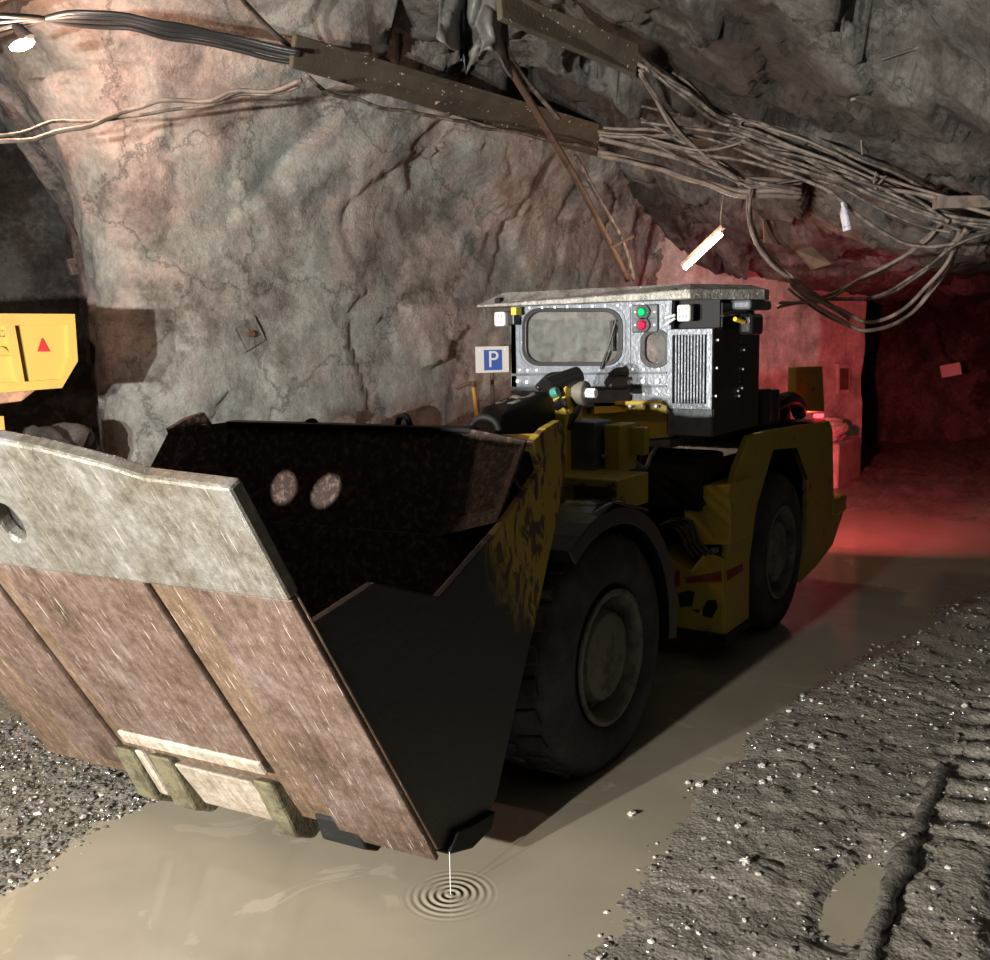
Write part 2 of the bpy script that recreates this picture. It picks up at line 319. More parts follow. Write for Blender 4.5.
# shotcreted block wall to the right, with courses showing through
def block_wall():
    mb = MB(); a = V((11.6, 5.95, 0)); b = V((15.55, 3.72, 0)); d = (b - a).normalized(); nn = V((-d.y, d.x, 0)) * -1; L0 = (b - a).length
    us = frange(0, L0, .04); zs = frange(-.2, 4.2, .04); vs = []
    for u in us:
        for z in zs:
            p = a + d * u + V((0, 0, z)); row = int((z + 5) / .28); c = ((z + 5) % .28); e = ((u + (row % 2) * .3) % .6)
            j = .014 * math.exp(-(min(c, .28 - c) / .025) ** 2) + .010 * math.exp(-(min(e, .6 - e) / .025) ** 2)
            vs.append(p + nn * (noise.fractal(p * 1.5, 1, 2, 4) * .05 - j))
    k = len(zs); fs = [(i * k + j, (i + 1) * k + j, (i + 1) * k + j + 1, i * k + j + 1) for i in range(len(us) - 1) for j in range(k - 1)]
    # the return of the wall into the dark drift
    o = len(vs); us2 = frange(0, 1.6, .08); d2 = (V((1.2, .55, 0))).normalized(); n2 = V((d2.y, -d2.x, 0))
    for u in us2:
        for z in zs:
            p = b + d2 * u + V((0, 0, z)); vs.append(p + n2 * noise.fractal(p * 1.5, 1, 2, 4) * .05)
    fs += [(o + i * k + j, o + (i + 1) * k + j, o + (i + 1) * k + j + 1, o + i * k + j + 1) for i in range(len(us2) - 1) for j in range(k - 1)]
    mb.add(vs, fs); ob = mb.build('wall_block', M['block']); ob.data.polygons.foreach_set('use_smooth', [True] * len(fs)); tag(ob, kind='structure')
block_wall()
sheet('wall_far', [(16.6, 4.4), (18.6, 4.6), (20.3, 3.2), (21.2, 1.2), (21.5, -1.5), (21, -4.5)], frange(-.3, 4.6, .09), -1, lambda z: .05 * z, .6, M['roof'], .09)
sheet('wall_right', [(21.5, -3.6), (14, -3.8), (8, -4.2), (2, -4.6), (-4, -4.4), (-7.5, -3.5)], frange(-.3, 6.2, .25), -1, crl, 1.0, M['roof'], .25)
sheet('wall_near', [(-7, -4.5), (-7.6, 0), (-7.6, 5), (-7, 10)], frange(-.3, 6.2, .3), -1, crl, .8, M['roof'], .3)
def ceil_z(x, y):
    R = x * RH.x + y * RH.y; F = x * FH.x + y * FH.y
    z = 4.85 - .42 * max(0, R - .4) ** 1.0
    z -= .09 * max(0, F - 8.5) * (1 if R > -3 else .4)
    if R > 2.2: z -= .25 * min(1, (R - 2.2))
    if x > 15.8: z = min(z, 3.3 - .0 * x)
    return max(2.95, z)
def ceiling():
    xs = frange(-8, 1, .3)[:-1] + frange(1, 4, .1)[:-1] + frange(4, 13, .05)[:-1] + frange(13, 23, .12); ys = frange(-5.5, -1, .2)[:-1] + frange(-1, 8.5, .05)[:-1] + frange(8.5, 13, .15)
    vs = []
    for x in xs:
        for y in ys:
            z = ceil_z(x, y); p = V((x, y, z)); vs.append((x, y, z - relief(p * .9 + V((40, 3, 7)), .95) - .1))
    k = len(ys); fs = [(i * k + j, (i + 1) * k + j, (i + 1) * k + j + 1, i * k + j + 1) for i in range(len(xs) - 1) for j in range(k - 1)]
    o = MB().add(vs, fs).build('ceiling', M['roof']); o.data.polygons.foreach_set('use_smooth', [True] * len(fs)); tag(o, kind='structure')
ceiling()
# ---------------------------------------------------------------- floor, puddle, gravel
def sm(a, b, x): t = max(0, min(1, (x - a) / (b - a))); return t * t * (3 - 2 * t)
def bank(x, y):
    """height of the ground over the water line"""
    wob = noise.fractal(V((x * .9, y * .9, 3)), 1, 2, 4) * .22
    left = sm(-.3, .3, y + wob - (3.66 + .03 * (x - 2) + (.0 if x < 3.2 else 1.6)))
    sh = [(0, 1.3), (2.7, 1.50), (4.2, 1.72), (5.6, 1.60), (7.8, 1.30), (8.7, 1.02), (11, .6), (30, 0)]; ys_ = 1.3
    for (xa, ya), (xb, yb_) in zip(sh, sh[1:]):
        if xa <= x < xb: ys_ = ya + (yb_ - ya) * (x - xa) / (xb - xa)
    right = sm(-.3, .35, ys_ + .03 - y + wob * .6)
    far = sm(10.6, 13, x + wob * 4)
    h = max(left, right, far)
    for cx, cy, rx, ry in ((3.55, .80, .42, .17), (4.15, .32, .9, .12), (3.2, .28, .45, .08), (6.3, .50, .7, .10)):
        h -= .85 * max(0, 1 - ((x - cx) / rx) ** 2 - ((y - cy) / ry) ** 2)
    return h
def gz(x, y):
    b = bank(x, y); r = noise.fractal(V((x * 5, y * 5, 1)), .8, 2.1, 5)
    z = -.026 + .047 * b + max(0, b) * (.013 * r + .010 * noise.fractal(V((x * 22, y * 22, 8)), .9, 2, 3))
    if 4.2 < x < 9 and y < 1.2:      # tyre tread marks pressed in the mud
        w = sm(.0, .15, y - (.25 + .05 * (x - 5))) * sm(0, .15, (.85 - .05 * (x - 5)) - y); z += b * w * .014 * math.copysign(abs(sin(x * 26 + y * 6)) ** .5, sin(x * 26 + y * 6))
    if x > 12: z += sm(12, 14, x) * .05 * noise.fractal(V((x * 1.2, y * 3, 5)), .8, 2, 4) + .02 * sm(12, 14, x) * sin(y * 9 + x)
    return z
def floor():
    xs = frange(-8, .6, .4)[:-1] + frange(.6, 6.5, .022)[:-1] + frange(6.5, 11, .05)[:-1] + frange(11, 23, .1)
    ys = frange(-5, -.6, .3)[:-1] + frange(-.6, 5, .022)[:-1] + frange(5, 12.5, .25)
    vs = [(x, y, gz(x, y)) for x in xs for y in ys]; k = len(ys)
    fs = [(i * k + j, (i + 1) * k + j, (i + 1) * k + j + 1, i * k + j + 1) for i in range(len(xs) - 1) for j in range(k - 1)]
    o = MB().add(vs, fs).build('floor', M['ground']); o.data.polygons.foreach_set('use_smooth', [True] * len(fs)); tag(o, kind='structure')
floor()
o = MB().bb((-3, -.3, -.02), (12.9, 4.95, 0)).build('puddle', M['water'])
tag(o, 'long shallow puddle of milky tan water running past the loader wheels', 'puddle')
ICO = [(0, 0, 1), (.894, 0, .447), (.276, .851, .447), (-.724, .526, .447), (-.724, -.526, .447), (.276, -.851, .447), (.724, .526, -.447), (-.276, .851, -.447), (-.894, 0, -.447), (-.276, -.851, -.447), (.724, -.526, -.447), (0, 0, -1)]
ICF = [(0, 1, 2), (0, 2, 3), (0, 3, 4), (0, 4, 5), (0, 5, 1), (1, 6, 2), (2, 7, 3), (3, 8, 4), (4, 9, 5), (5, 10, 1), (6, 7, 2), (7, 8, 3), (8, 9, 4), (9, 10, 5), (10, 6, 1), (11, 7, 6), (11, 8, 7), (11, 9, 8), (11, 10, 9), (11, 6, 10)]
def stones(name, n, xr, yr, smin, smax, label, seed, pale=.06, test=lambda x, y: True, zf=gz):
    rn = random.Random(seed); mb = MB(); c = 0; tries = 0
    while c < n and tries < n * 30:
        tries += 1
        x = rn.uniform(*xr); y = rn.uniform(*yr); b = bank(x, y)
        if b < .12 or not test(x, y): continue
        if rn.random() > .35 + .65 * (noise.noise(V((x * 2.4, y * 2.4, seed))) + .5): continue
        s = smin + (smax - smin) * rn.random() ** 3; z = gz(x, y); R = Matrix.Rotation(rn.uniform(0, 6.28), 3, 'Z') @ Matrix.Rotation(rn.uniform(-.4, .4), 3, 'X')
        e = V((rn.uniform(.7, 1.4), rn.uniform(.6, 1), rn.uniform(.4, .7)))
        mb.add([V((x, y, z + s * .15)) + R @ V((a * e.x, b_ * e.y, c_ * e.z)) * s * rn.uniform(.8, 1.15) for a, b_, c_ in ICO], ICF, 1 if rn.random() < pale else 0); c += 1
    o = mb.build(name, [M['stone'], M['stonepale']]); tag(o, label, 'gravel', kind='stuff'); return o
stones('gravel', 8500, (1.6, 4.2), (3.55, 5.3), .004, .019, 'dark wet crushed gravel left of the puddle below the bucket', 3, .10)
stones('gravel', 8000, (2.3, 10.5), (-.9, 1.7), .003, .016, 'scattered wet stones on the muddy bank right of the puddle', 5, .3)

# ---------------------------------------------------------------- the loader
LD = empty('loader', (4.15, 3.20, 0))
tag(LD, 'low underground wheel loader with grey cab, yellow frame and raised front bucket', 'loader')
YN, YF, YC = 2.16, 4.24, 3.20
SKEW = .115          # the bucket and front frame are steered slightly towards the camera
P0 = V((1.87, 0, 1.723)); dd = V((2.754 - 1.87, 0, .195 - 1.723)).normalized(); nf = V((dd.z, 0, -dd.x))        # floor plane; nf points out of the underside
if nf.x > 0: nf = -nf
def fl(d, y, t): return P0 + dd * d + V((0, y, 0)) + nf * t
# shell: inner floor, heel curve and back plate
prof = [(2.09, 1.345), (2.754, .195), (2.83, .135), (2.95, .12), (3.10, .16), (3.22, .30), (3.34, .62), (3.45, 1.08), (3.475, 1.235)]
inn = []
for i, (x, z) in enumerate(prof):
    a = prof[max(0, i - 1)]; b = prof[min(len(prof) - 1, i + 1)]; t = V((b[0] - a[0], b[1] - a[1])).normalized(); inn.append((x - t.y * .035, z + t.x * .035))
def circ(cx, cy, r, n=24): return [(cx + r * cos(2 * pi * i / n), cy + r * sin(2 * pi * i / n)) for i in range(n)]
prof = [(x + .005, z + .003) for x, z in prof]; mb = MB(); ring = prof + inn[::-1]; n = len(ring)
vs = [(x, y, z) for y in (YN + .03, YF - .03) for x, z in ring]
fs = [(i, (i + 1) % n, n + (i + 1) % n, n + i) for i in range(n)]; mb.add(vs, fs)
bucket = mb.build('bucket', M['inner'], LD); sharp(bucket, 50); bucket['label'] = 'deep rusty steel bucket, inside darkened for shade, tipped back with its worn floor facing forwards'
# upper back plate; the head lamps shine on it through the oval hole in the lip
yA, yB = 2.50, 3.90
up = [(YN + .05, 1.18), (YF - .05, 1.18), (YF - .05, 1.42), (yB, 1.712), (yA, 1.70), (YN + .05, 1.42)]
MB().slab(up, lambda u, v, t: V((3.49 + (v - 1.25) * .22 + t, u, v)), 0, .03).build('back_plate', M['inner'], bucket)
# side plates
def sidepoly(ps, y): return [(p.x, p.z) for p in (at(a, b, y=y) for a, b in ps)]
so = [(308, 627), (375, 583), (440, 597), (504, 523), (541, 470), (533, 441), (546, 428), (560, 420), (567, 437), (565, 480), (552, 545), (536, 620), (520, 690), (508, 745), (497, 797), (480, 828), (460, 846), (436, 850)]
sp = sidepoly(so, YN)
for k, (ya, yb) in enumerate(((YN, YN + .035), (YF - .035, YF))):
    o = MB().slab(sp, lambda u, v, t: V((u, t, v)), ya, yb).build('side_plate', M['inner' if k else 'sideyel'], bucket, bevel=.006)
# thick heel wear pad under near corner, and edge bar along the side top
for ya, yb in ((YN - .03, YN + .05), (YF - .05, YF + .03)):
    hp = [(2.80, .15), (2.95, .105), (3.10, .13), (3.13, .19), (2.98, .2), (2.86, .22)]
    MB().slab(hp, lambda u, v, t: V((u, t, v)), ya, yb).build('heel_pad', M['black'], bucket, bevel=.012)
# corner gussets between back plate and side plates
for sgn, ys, yb in ((1, YN + .035, yA), (-1, YF - .035, yB)):
    s_top = at(533, 441, y=YN); s_bot = at(504, 523, y=YN)
    a = V((s_top.x, ys, s_top.z)); b = V((s_bot.x, ys, s_bot.z)); c = V((3.44, yb + .10 * sgn, 1.24)); d = V((3.572, yb, 1.705))
    q = [a, b, c, d]; off = V((.02, 0, 0))
    MB().add([*q, *[p + off for p in q]], [(0, 1, 2, 3), (7, 6, 5, 4), (0, 4, 5, 1), (1, 5, 6, 2), (2, 6, 7, 3), (3, 7, 4, 0)]).build('corner_gusset', M['inner'], bucket)
    pk = at(560, 420, y=YN); e = V((pk.x, ys, pk.z)); f = V((3.66, yb, 1.672)); a2 = a + V((.03, 0, -.02)); d2 = d + V((.02, 0, -.03)); e2 = V((pk.x - .05, ys, pk.z - .055))
    q = [a2, d2, f, e2]; o = MB().add([*q, *[p - V((0, 0, .03)) for p in q]], [(0, 1, 2, 3), (7, 6, 5, 4), (0, 4, 5, 1), (1, 5, 6, 2), (2, 6, 7, 3), (3, 7, 4, 0)]).build('top_flange', M['yellow2'] if sgn > 0 else M['black'], bucket)
    if sgn > 0: o['label'] = 'bright yellow upper flange at the bucket corner'
MB().bb((3.565, yA, 1.685), (3.64, yB, 1.712)).build('top_rim', M['black'], bucket, bevel=.008)
def hook(c, w, h, r):
    pts = [V((c.x, c.y + w * cos(a), c.z + h * sin(a))) for a in [pi * i / 12 for i in range(13)]]
    pts = [pts[0] - V((0, 0, .04))] + pts + [pts[-1] - V((0, 0, .04))]
    return MB().tube(pts, r, 10).build('lifting_eye', M['black'], bucket, smooth=True)
hook(V((3.61, 2.875, 1.70)), .034, .055, .014); hook(V((3.68, 2.50, 1.69)), .07, .06, .016); hook(V((3.61, 3.40, 1.70)), .028, .02, .014)
# lip: bright spade-nosed cutting edge with an oval hole
half = [(0, YN - .03), (-.020, 2.45), (-.06, 2.59), (-.108, 2.816), (-.139, 3.02)]
lip = half + [(-.145, YC)] + [(a, 2 * YC - b) for a, b in half[::-1]] + [(.45, YF + .02), (.44, YN - .02)]
hole = [(.225 + .085 * cos(a), 3.225 + .058 * sin(a) + .02 * cos(a)) for a in [2 * pi * i / 20 for i in range(20)]]
MB().slab([lip, hole], fl, -.01, .045).build('cutting_edge', M['lip'], bucket, bevel=.012)['label'] = 'bright scraped steel cutting edge'
# floor wear plates on the underside
def plate(y0, y1, d0, d1, t0, t1, m, nm='wear_plate', ch=0, bev=.008):
    q = [(d0, y0), (d1, y0), (d1 + ch, y1), (d0, y1)]
    return MB().slab(q, fl, t0, t1).build(nm, m, bucket, bevel=bev)
plate(YN - .02, YF + .02, .43, 1.76, .0, .012, M['band'], 'floor_plate')['label'] = 'brown steel floor seen between the wear plates'
plate(YN - .015, 2.57, .44, 1.80, .012, .034, M['wear'])
plate(2.765, 3.50, .43, 1.42, .012, .036, M['wear'])
plate(3.62, 3.93, .43, 1.66, .012, .034, M['wear'])
MB().slab([(1.375, 2.76), (1.45, 2.76), (1.45, 3.52), (1.375, 3.52)], fl, .03, .052).build('wear_bar', M['bevel'], bucket, bevel=.014)['label'] = 'polished cross bar at the foot of the centre wear plate'
for i, (y0, y1, m) in enumerate(((3.53, 3.64, 'olive'), (3.47, 3.525, 'bevel'), (3.31, 3.43, 'olive'), (2.77, 2.87, 'olive'), (2.47, 2.68, 'black'))):
    q = [(2.58, .40), (2.70, .12), (2.80, .07), (2.92, .13), (2.84, .35)] if m != 'bevel' else [(2.59, .40), (2.71, .15), (2.82, .11), (2.84, .35)]
    if m == 'black': q = [(2.70, .24), (2.74, .12), (2.82, .075), (2.95, .12), (2.84, .3)]
    MB().slab(q, lambda u, v, t: V((u, t, v)), y0, y1).build('heel_rib', M[m], bucket, bevel=.012)
MB().slab([(2.59, .38), (2.74, .14), (2.84, .13), (2.84, .35)], lambda u, v, t: V((u, t, v)), 2.88, 3.30).build('heel_plate', M['bevel'], bucket, bevel=.012)['label'] = 'pale scraped plate between the heel ribs'
for o in [bucket, *bucket.children]:
    for v in o.data.vertices: v.co.x -= SKEW * (v.co.y - YN)

# wheels
def wheel(cx, side, k_=1.0):
    y = (YN if side < 0 else YF) + .03 * (k_ > 1) * (1 if side < 0 else -1) * -1; w = .44; c = (cx, y, .55); s = -1 if side < 0 else 1
    # profile radius / outward offset; outer sidewall at 0
    def lz(mb, prof, n=72):
        k = len(prof); vs = [(cx + r * cos(2 * pi * i / n), y + s * h, .55 + r * sin(2 * pi * i / n)) for i in range(n) for r, h in prof]
        mb.add(vs, [(i * k + j, ((i + 1) % n) * k + j, ((i + 1) % n) * k + j + 1, i * k + j + 1) for i in range(n) for j in range(k - 1)]); return mb
    t = lz(MB(), [(.30, -.05), (.335, .0), (.39, .02), (.46, .018), (.52, .0), (.55, -.03), (.558, -.09), (.558, -.35), (.55, -.40), (.50, -.44), (.40, -.45), (.30, -.40)])
    if k_ > 1: t.v = [(cx + (a - cx) * k_, b, .56 + (c_ - .55) * k_) for a, b, c_ in t.v]
    for i in range(26):                         # lugs across the tread
        a = 2 * pi * i / 26
        for h0, h1, da in ((-.06, -.20, 0), (-.24, -.38, .12)):
            m_ = V((cx + .555 * k_ * cos(a + da), y + s * (h0 + h1) / 2, .555 + .555 * k_ * sin(a + da)))
            R = Matrix.Rotation(-(a + da), 3, 'Y') @ Matrix.Rotation(.25 * (1 if h0 > -.2 else -1), 3, 'X')
            t.box(m_, (.034, abs(h1 - h0), .082), R)
    ty = t.build('wheel', M['rubber'], LD, bevel=.008); sharp(ty, 40)
    rim = lz(MB(), [(.335, .0), (.335, .012), (.315, .016), (.30, .004), (.285, -.05), (.27, -.09), (.24, -.09), (.225, -.05), (.21, -.02), (.15, .0), (.10, .012), (.0, .012)], 64)
    r = rim.build('rim', M['hub'], ty); sharp(r, 30)
    if side < 0:
        for i in range(12):
            a = 2 * pi * i / 12 + .2; p = V((cx + .245 * cos(a), y - s * .088, .55 + .252 * sin(a))); MB().cyl(p, p + V((0, s * .02, 0)), .011, 6).build('wheel_nut', M['hub'], ty)
    return ty
for cx, sd, k_ in ((4.15, -1, 1.07), (4.15, 1, 1.07), (6.83, -1, 1.0), (6.83, 1, 1.0)): wheel(cx, sd, k_)

# front frame
ff = MB().slab([(3.55, .35), (3.7, .95), (4.0, 1.22), (5.0, 1.26), (5.35, 1.0), (5.35, .45), (4.8, .32)], lambda u, v, t: V((u, t, v)), 2.78, 3.62).build('front_frame', M['yellow'], LD, bevel=.02)
MB().bb((3.98, 2.35, .42), (4.28, 4.05, .68)).build('axle', M['black'], LD, bevel=.05)
def bxp(nm, p0, p1, m, par=LD, bev=.008, lab=None):
    o = MB().bb(p0, p1).build(nm, m, par, bevel=bev)
    if lab: o['label'] = lab
    return o
# step box on near side of front frame
a = at(600, 470, x=4.72); 
bxp('step_box', (4.62, 2.36, 1.30), (5.0, 2.80, 1.345), M['yellow'], ff)
bxp('step_box', (4.62, 2.33, 1.17), (5.0, 2.37, 1.345), M['yellow'], ff)
bxp('step_box', (4.95, 2.36, 1.16), (5.0, 2.80, 1.33), M['yellow'], ff)
bxp('valve_block', (4.9, 2.62, 1.34), (5.12, 2.82, 1.62), M['cabdk'], ff)
bxp('bracket', (4.98, 2.5, 1.33), (5.2, 2.6, 1.60), M['yellow'], ff); bxp('bracket', (5.1, 2.40, 1.42), (5.16, 2.66, 1.58), M['yellow'], ff)
# black rubber fender over near front tyre
def fender(cx, y0, y1, a0, a1, r, m, nm='fender'):
    vs = []; n = 16
    for i in range(n + 1):
        a = rad(a0 + (a1 - a0) * i / n)
        for rr in (r, r + .09):
            for y in (y0, y1): vs.append((cx + rr * cos(a), y, .55 + rr * sin(a) * .98))
    fs = []
    for i in range(n):
        o = i * 4; fs += [(o, o + 1, o + 5, o + 4), (o + 2, o + 6, o + 7, o + 3), (o, o + 4, o + 6, o + 2), (o + 1, o + 3, o + 7, o + 5)]
    fs += [(0, 2, 3, 1), (n * 4, n * 4 + 1, n * 4 + 3, n * 4 + 2)]
    return MB().add(vs, fs).build(nm, m, LD, bevel=.008)
fender(4.15, 2.11, 2.72, 125, -8, .665, M['rubberwet']); fender(4.15, 3.68, 4.27, 125, -8, .665, M['rubberwet'])
# crumpled wet flap lying on the fender
fp = []
for i in range(15):
    for j in range(7):
        u = i / 14; v = j / 6; fp.append((3.92 + .62 * u, 2.11 + .34 * v, 1.262 + .07 * math.exp(-((u - .45) / .25) ** 2) * (1 - v * .8) + .02 * sin(u * 9 + v * 4) - .10 * abs(u - .4) ** 1.3))
ffc = [(i * 7 + j, (i + 1) * 7 + j, (i + 1) * 7 + j + 1, i * 7 + j + 1) for i in range(14) for j in range(6)]
o = MB().add(fp, ffc).build('fender_flap', M['gloss'], LD, smooth=True); o.modifiers.new('thick', 'SOLIDIFY').thickness = .012
# lift arms, tilt link and pins
hb = at(582, 393, y=2.72)
mbp = MB().cyl((hb.x, 2.76, hb.z), (hb.x, 2.86, hb.z), .125, 32); mbp.bb((hb.x - .10, 2.77, 1.25), (hb.x + .10, 2.85, hb.z))
mbp.build('pivot_plate', M['yellow2'], LD, bevel=.01)['label'] = 'round topped yellow pivot plate'
MB().cyl((hb.x, 2.69, hb.z), (hb.x, 2.76, hb.z), .07, 24).build('pivot_cap', M['hub'], LD, bevel=.01); MB().cyl((hb.x, 2.63, hb.z), (hb.x, 2.69, hb.z), .03, 6).build('pivot_bolt', M['bolt'], LD, bevel=.005)
# boom top seen left of pin, muddy, plus hydraulic cylinder end and teal fitting
bt = MB().slab([(3.95, 1.22), (4.22, 1.58), (4.38, 1.735), (4.78, 1.80), (4.88, 1.74), (4.88, 1.5), (4.5, 1.25)], lambda u, v, t: V((u, t, v)), 2.84, 3.02).build('boom', M['black'], LD, bevel=.02)
def mudcap():
    mb = MB(); vs = []; n = 22; k = 10
    for i in range(n + 1):
        for j in range(k + 1):
            u = i / n; v = j / k; x = 4.42 + .32 * u; y = 2.85 + .16 * v; zb = 1.742 + .05 * u; e = min(1, 6 * min(u, 1 - u, v, 1 - v) + .1)
            vs.append((x, y, zb - .02 + e * (.02 + .022 * noise.noise(V((x * 22, y * 22, 0))))))
    fs = [(i * (k + 1) + j, (i + 1) * (k + 1) + j, (i + 1) * (k + 1) + j + 1, i * (k + 1) + j + 1) for i in range(n) for j in range(k)]
    o = mb.add(vs, fs).build('mud_crust', M['roofplate'], bt, smooth=True); o.modifiers.new('t', 'SOLIDIFY').thickness = .03
mudcap()
c0 = at(561, 385, x=4.85)
MB().cyl(c0 + V((-.09, .05, -.01)), c0 + V((.12, -.05, .05)), .055, 20).build('hydraulic_cylinder', M['gloss'], LD, bevel=.01)
MB().tube(spline([c0 + V((-.06, .12, -.02)), c0 + V((0, .06, .05)), c0 + V((.08, -.02, .03)), c0 + V((.1, -.06, -.1)), c0 + V((.02, -.02, -.25))]), .022, 10).build('hydraulic_hose', M['gloss'], LD, smooth=True)
c1 = at(555, 394, x=4.75)
MB().cyl(c1 + V((0, .02, .0)), c1 + V((0, -.02, .015)), .03, 12).build('hose_fitting', M['teal'], LD, bevel=.006)['label'] = 'teal hose fitting'
MB().cyl(c1 + V((0, .0, -.07)), c1 + V((0, -.05, -.04)), .03, 10).build('hose_fitting', M['gloss'], LD, bevel=.006)

# articulation joint and hoses between the frames
bxp('joint_block', (5.2, 2.95, .4), (5.75, 3.45, 1.1), M['black'], LD, .02)
hz = random.Random(4)
for i in range(9):
    y = 2.55 + .06 * i; z = 1.42 - .03 * (i % 4)
    pts = [(4.95, y + .05, z), (5.1, y - .02, z + .02 * (i % 3)), (5.3, y - .05, z - .10 - .02 * i), (5.5, y, z - .05), (5.62, y + .02, z - .02)]
    MB().tube(spline(pts), .013, 8).build('hydraulic_hose', M['gloss'] if i % 3 else M['cable2'], LD, smooth=True)
for i in range(4):
    q = [at(676 + 5 * i, 528 - 2 * i, x=5.35), at(685 + 5 * i, 545 - i, x=5.5), at(693 + 6 * i, 556 - i, x=5.62)]
    q = [q[0] + V((0, .12, .0)), *q]
    MB().tube(spline(q), .014, 8).build('hydraulic_hose', M['rubberwet'], LD, smooth=True)

# rear frame -----------------------------------------------------------
XF = 5.62                                     # front of the rear frame
rf = MB().bb((5.7, 2.70, .38), (8.3, 3.70, 1.20)).build('rear_frame', M['black'], LD, bevel=.02)
for ys in (-1, 1):
    yy = YN if ys < 0 else YF
    ar = [(728, 560), (732, 490), (737, 470), (750, 436), (772, 430), (830, 421), (833, 430), (834, 503), (843, 499), (843, 515), (833, 545), (818, 565), (800, 583), (799, 575), (806, 540), (808, 522), (808, 480), (797, 448), (774, 450), (757, 508), (750, 560), (749, 623), (726, 639)]
    pl_ = [(at(a, b, y=YN).x, at(a, b, y=YN).z) for a, b in ar]
    o = MB().slab(pl_, lambda u, v, t: V((u, t, v)), yy, yy + (.05 if ys < 0 else -.05)).build('wheel_arch', M['yellow'], LD, bevel=.01)
    # depth flange of the arch (the tunnel over the wheel)
    fl_ = [(757, 508), (774, 450), (797, 448), (808, 480)]
    w = [(at(a, b, y=YN).x, at(a, b, y=YN).z) for a, b in fl_]
    vs = [(u, yy + dy * (-ys), v) for dy in (0, .5) for u, v in w] + [(u + .0, yy + dy * (-ys), v + .03) for dy in (0, .5) for u, v in w]
    fs = [(i, i + 1, i + 5, i + 4) for i in range(3)] + [(8 + i, 12 + i, 13 + i, 9 + i) for i in range(3)]
    MB().add(vs, fs).build('arch_liner', M['black'], LD)
# lower box with stripes on its front
b0 = at(725, 640, y=YN); XL = b0.x; zb = .22
p1 = at(659, 548, x=XL); ztop = at(725, 560, x=XL).z
lo = [(YN + .012, zb), (2.62, zb), (2.62, at(668, 552, x=XL).z), (at(690, 575, x=XL).y, at(690, 571, x=XL).z), (at(706, 555, x=XL).y, at(706, 551, x=XL).z), (YN + .012, ztop)]
bx = MB().slab(lo, lambda u, v, t: V((t, u, v)), XL, 6.2).build('battery_box', M['yellow'], LD, bevel=.01)
bxp('skirt', (XL - .01, YN - .012, .17), (6.22, 2.65, .225), M['black'], LD)
def decal(pts, m, nm, par, x=None, y=None, th=.004, lab=None):
    if x is not None:
        q = [(at(a, b, x=x).y, at(a, b, x=x).z) for a, b in pts]; o = MB().slab(q, lambda u, v, t: V((x - t, u, v)), 0, th)
    else:
        q = [(at(a, b, y=y).x, at(a, b, y=y).z) for a, b in pts]; o = MB().slab(q, lambda u, v, t: V((u, y - t, v)), 0, th)
    o = o.build(nm, m, par)
    if lab: o['label'] = lab
    return o
decal([(685, 578), (721, 571), (722, 581), (686, 583)], M['redstripe'], 'red_stripe', bx, x=XL)
decal([(675, 571), (680, 570), (680, 586), (675, 587)], M['redstripe'], 'red_stripe', bx, x=XL)
decal([(727, 571), (742, 564), (743, 570), (727, 581)], M['redstripe'], 'red_stripe', bx, y=YN)
for q in ([(678, 593), (690, 590), (695, 593), (692, 606), (680, 607)], [(703, 608), (708, 600), (716, 600), (718, 607), (712, 618), (703, 616)], [(692, 610), (700, 609), (699, 613)]):
    decal(q, M['ink'], 'paint_scar', bx, x=XL, th=.003, lab='bare black patch where paint is knocked off')
decal([(711, 548), (719, 547), (719, 552), (711, 553)], M['hub'], 'data_plate', bx, x=XL)
# panel with hot-surface warning
XP = 5.74
pn = [(at(a, b, x=XP).y, at(a, b, x=XP).z) for a, b in ((684, 486), (730, 485), (731, 545), (684, 545))]
pan = MB().slab(pn, lambda u, v, t: V((t, u, v)), XP, XP + .4).build('front_panel', M['yellow'], LD, bevel=.008)
T = [(697, 488), (686, 505), (707, 505)]
decal(T, M['ink'], 'warning_triangle', pan, x=XP, th=.003)
decal([(697, 491.5), (689.5, 503), (703.5, 503)], M['sticker'], 'warning_triangle', pan, x=XP, th=.006)
decal([(693, 502), (695, 497), (697, 500), (698, 495), (700, 499), (701, 502)], M['ink'], 'warning_symbol', pan, x=XP, th=.008)
# deck between cab and arch, rear hood, stuff
bxp('deck', (5.75, 2.28, 1.20), (8.1, 4.12, 1.32), M['black'], LD)
bxp('rear_hood', (6.9, 2.55, 1.30), (8.30, 3.9, 1.50), M['black'], LD, .04)
# bumper and radiator guard at the rear
bxp('rear_bumper', (8.15, YN - .03, .58), (8.52, YF + .03, .74), M['yellow'], LD, .03)
MB().slab([(7.45, .45), (8.2, .62), (8.3, .62), (8.25, 1.38), (7.9, 1.38), (7.7, 1.3)], lambda u, v, t: V((u, t, v)), 2.24, 4.16).build('engine_frame', M['black'], LD, bevel=.02)
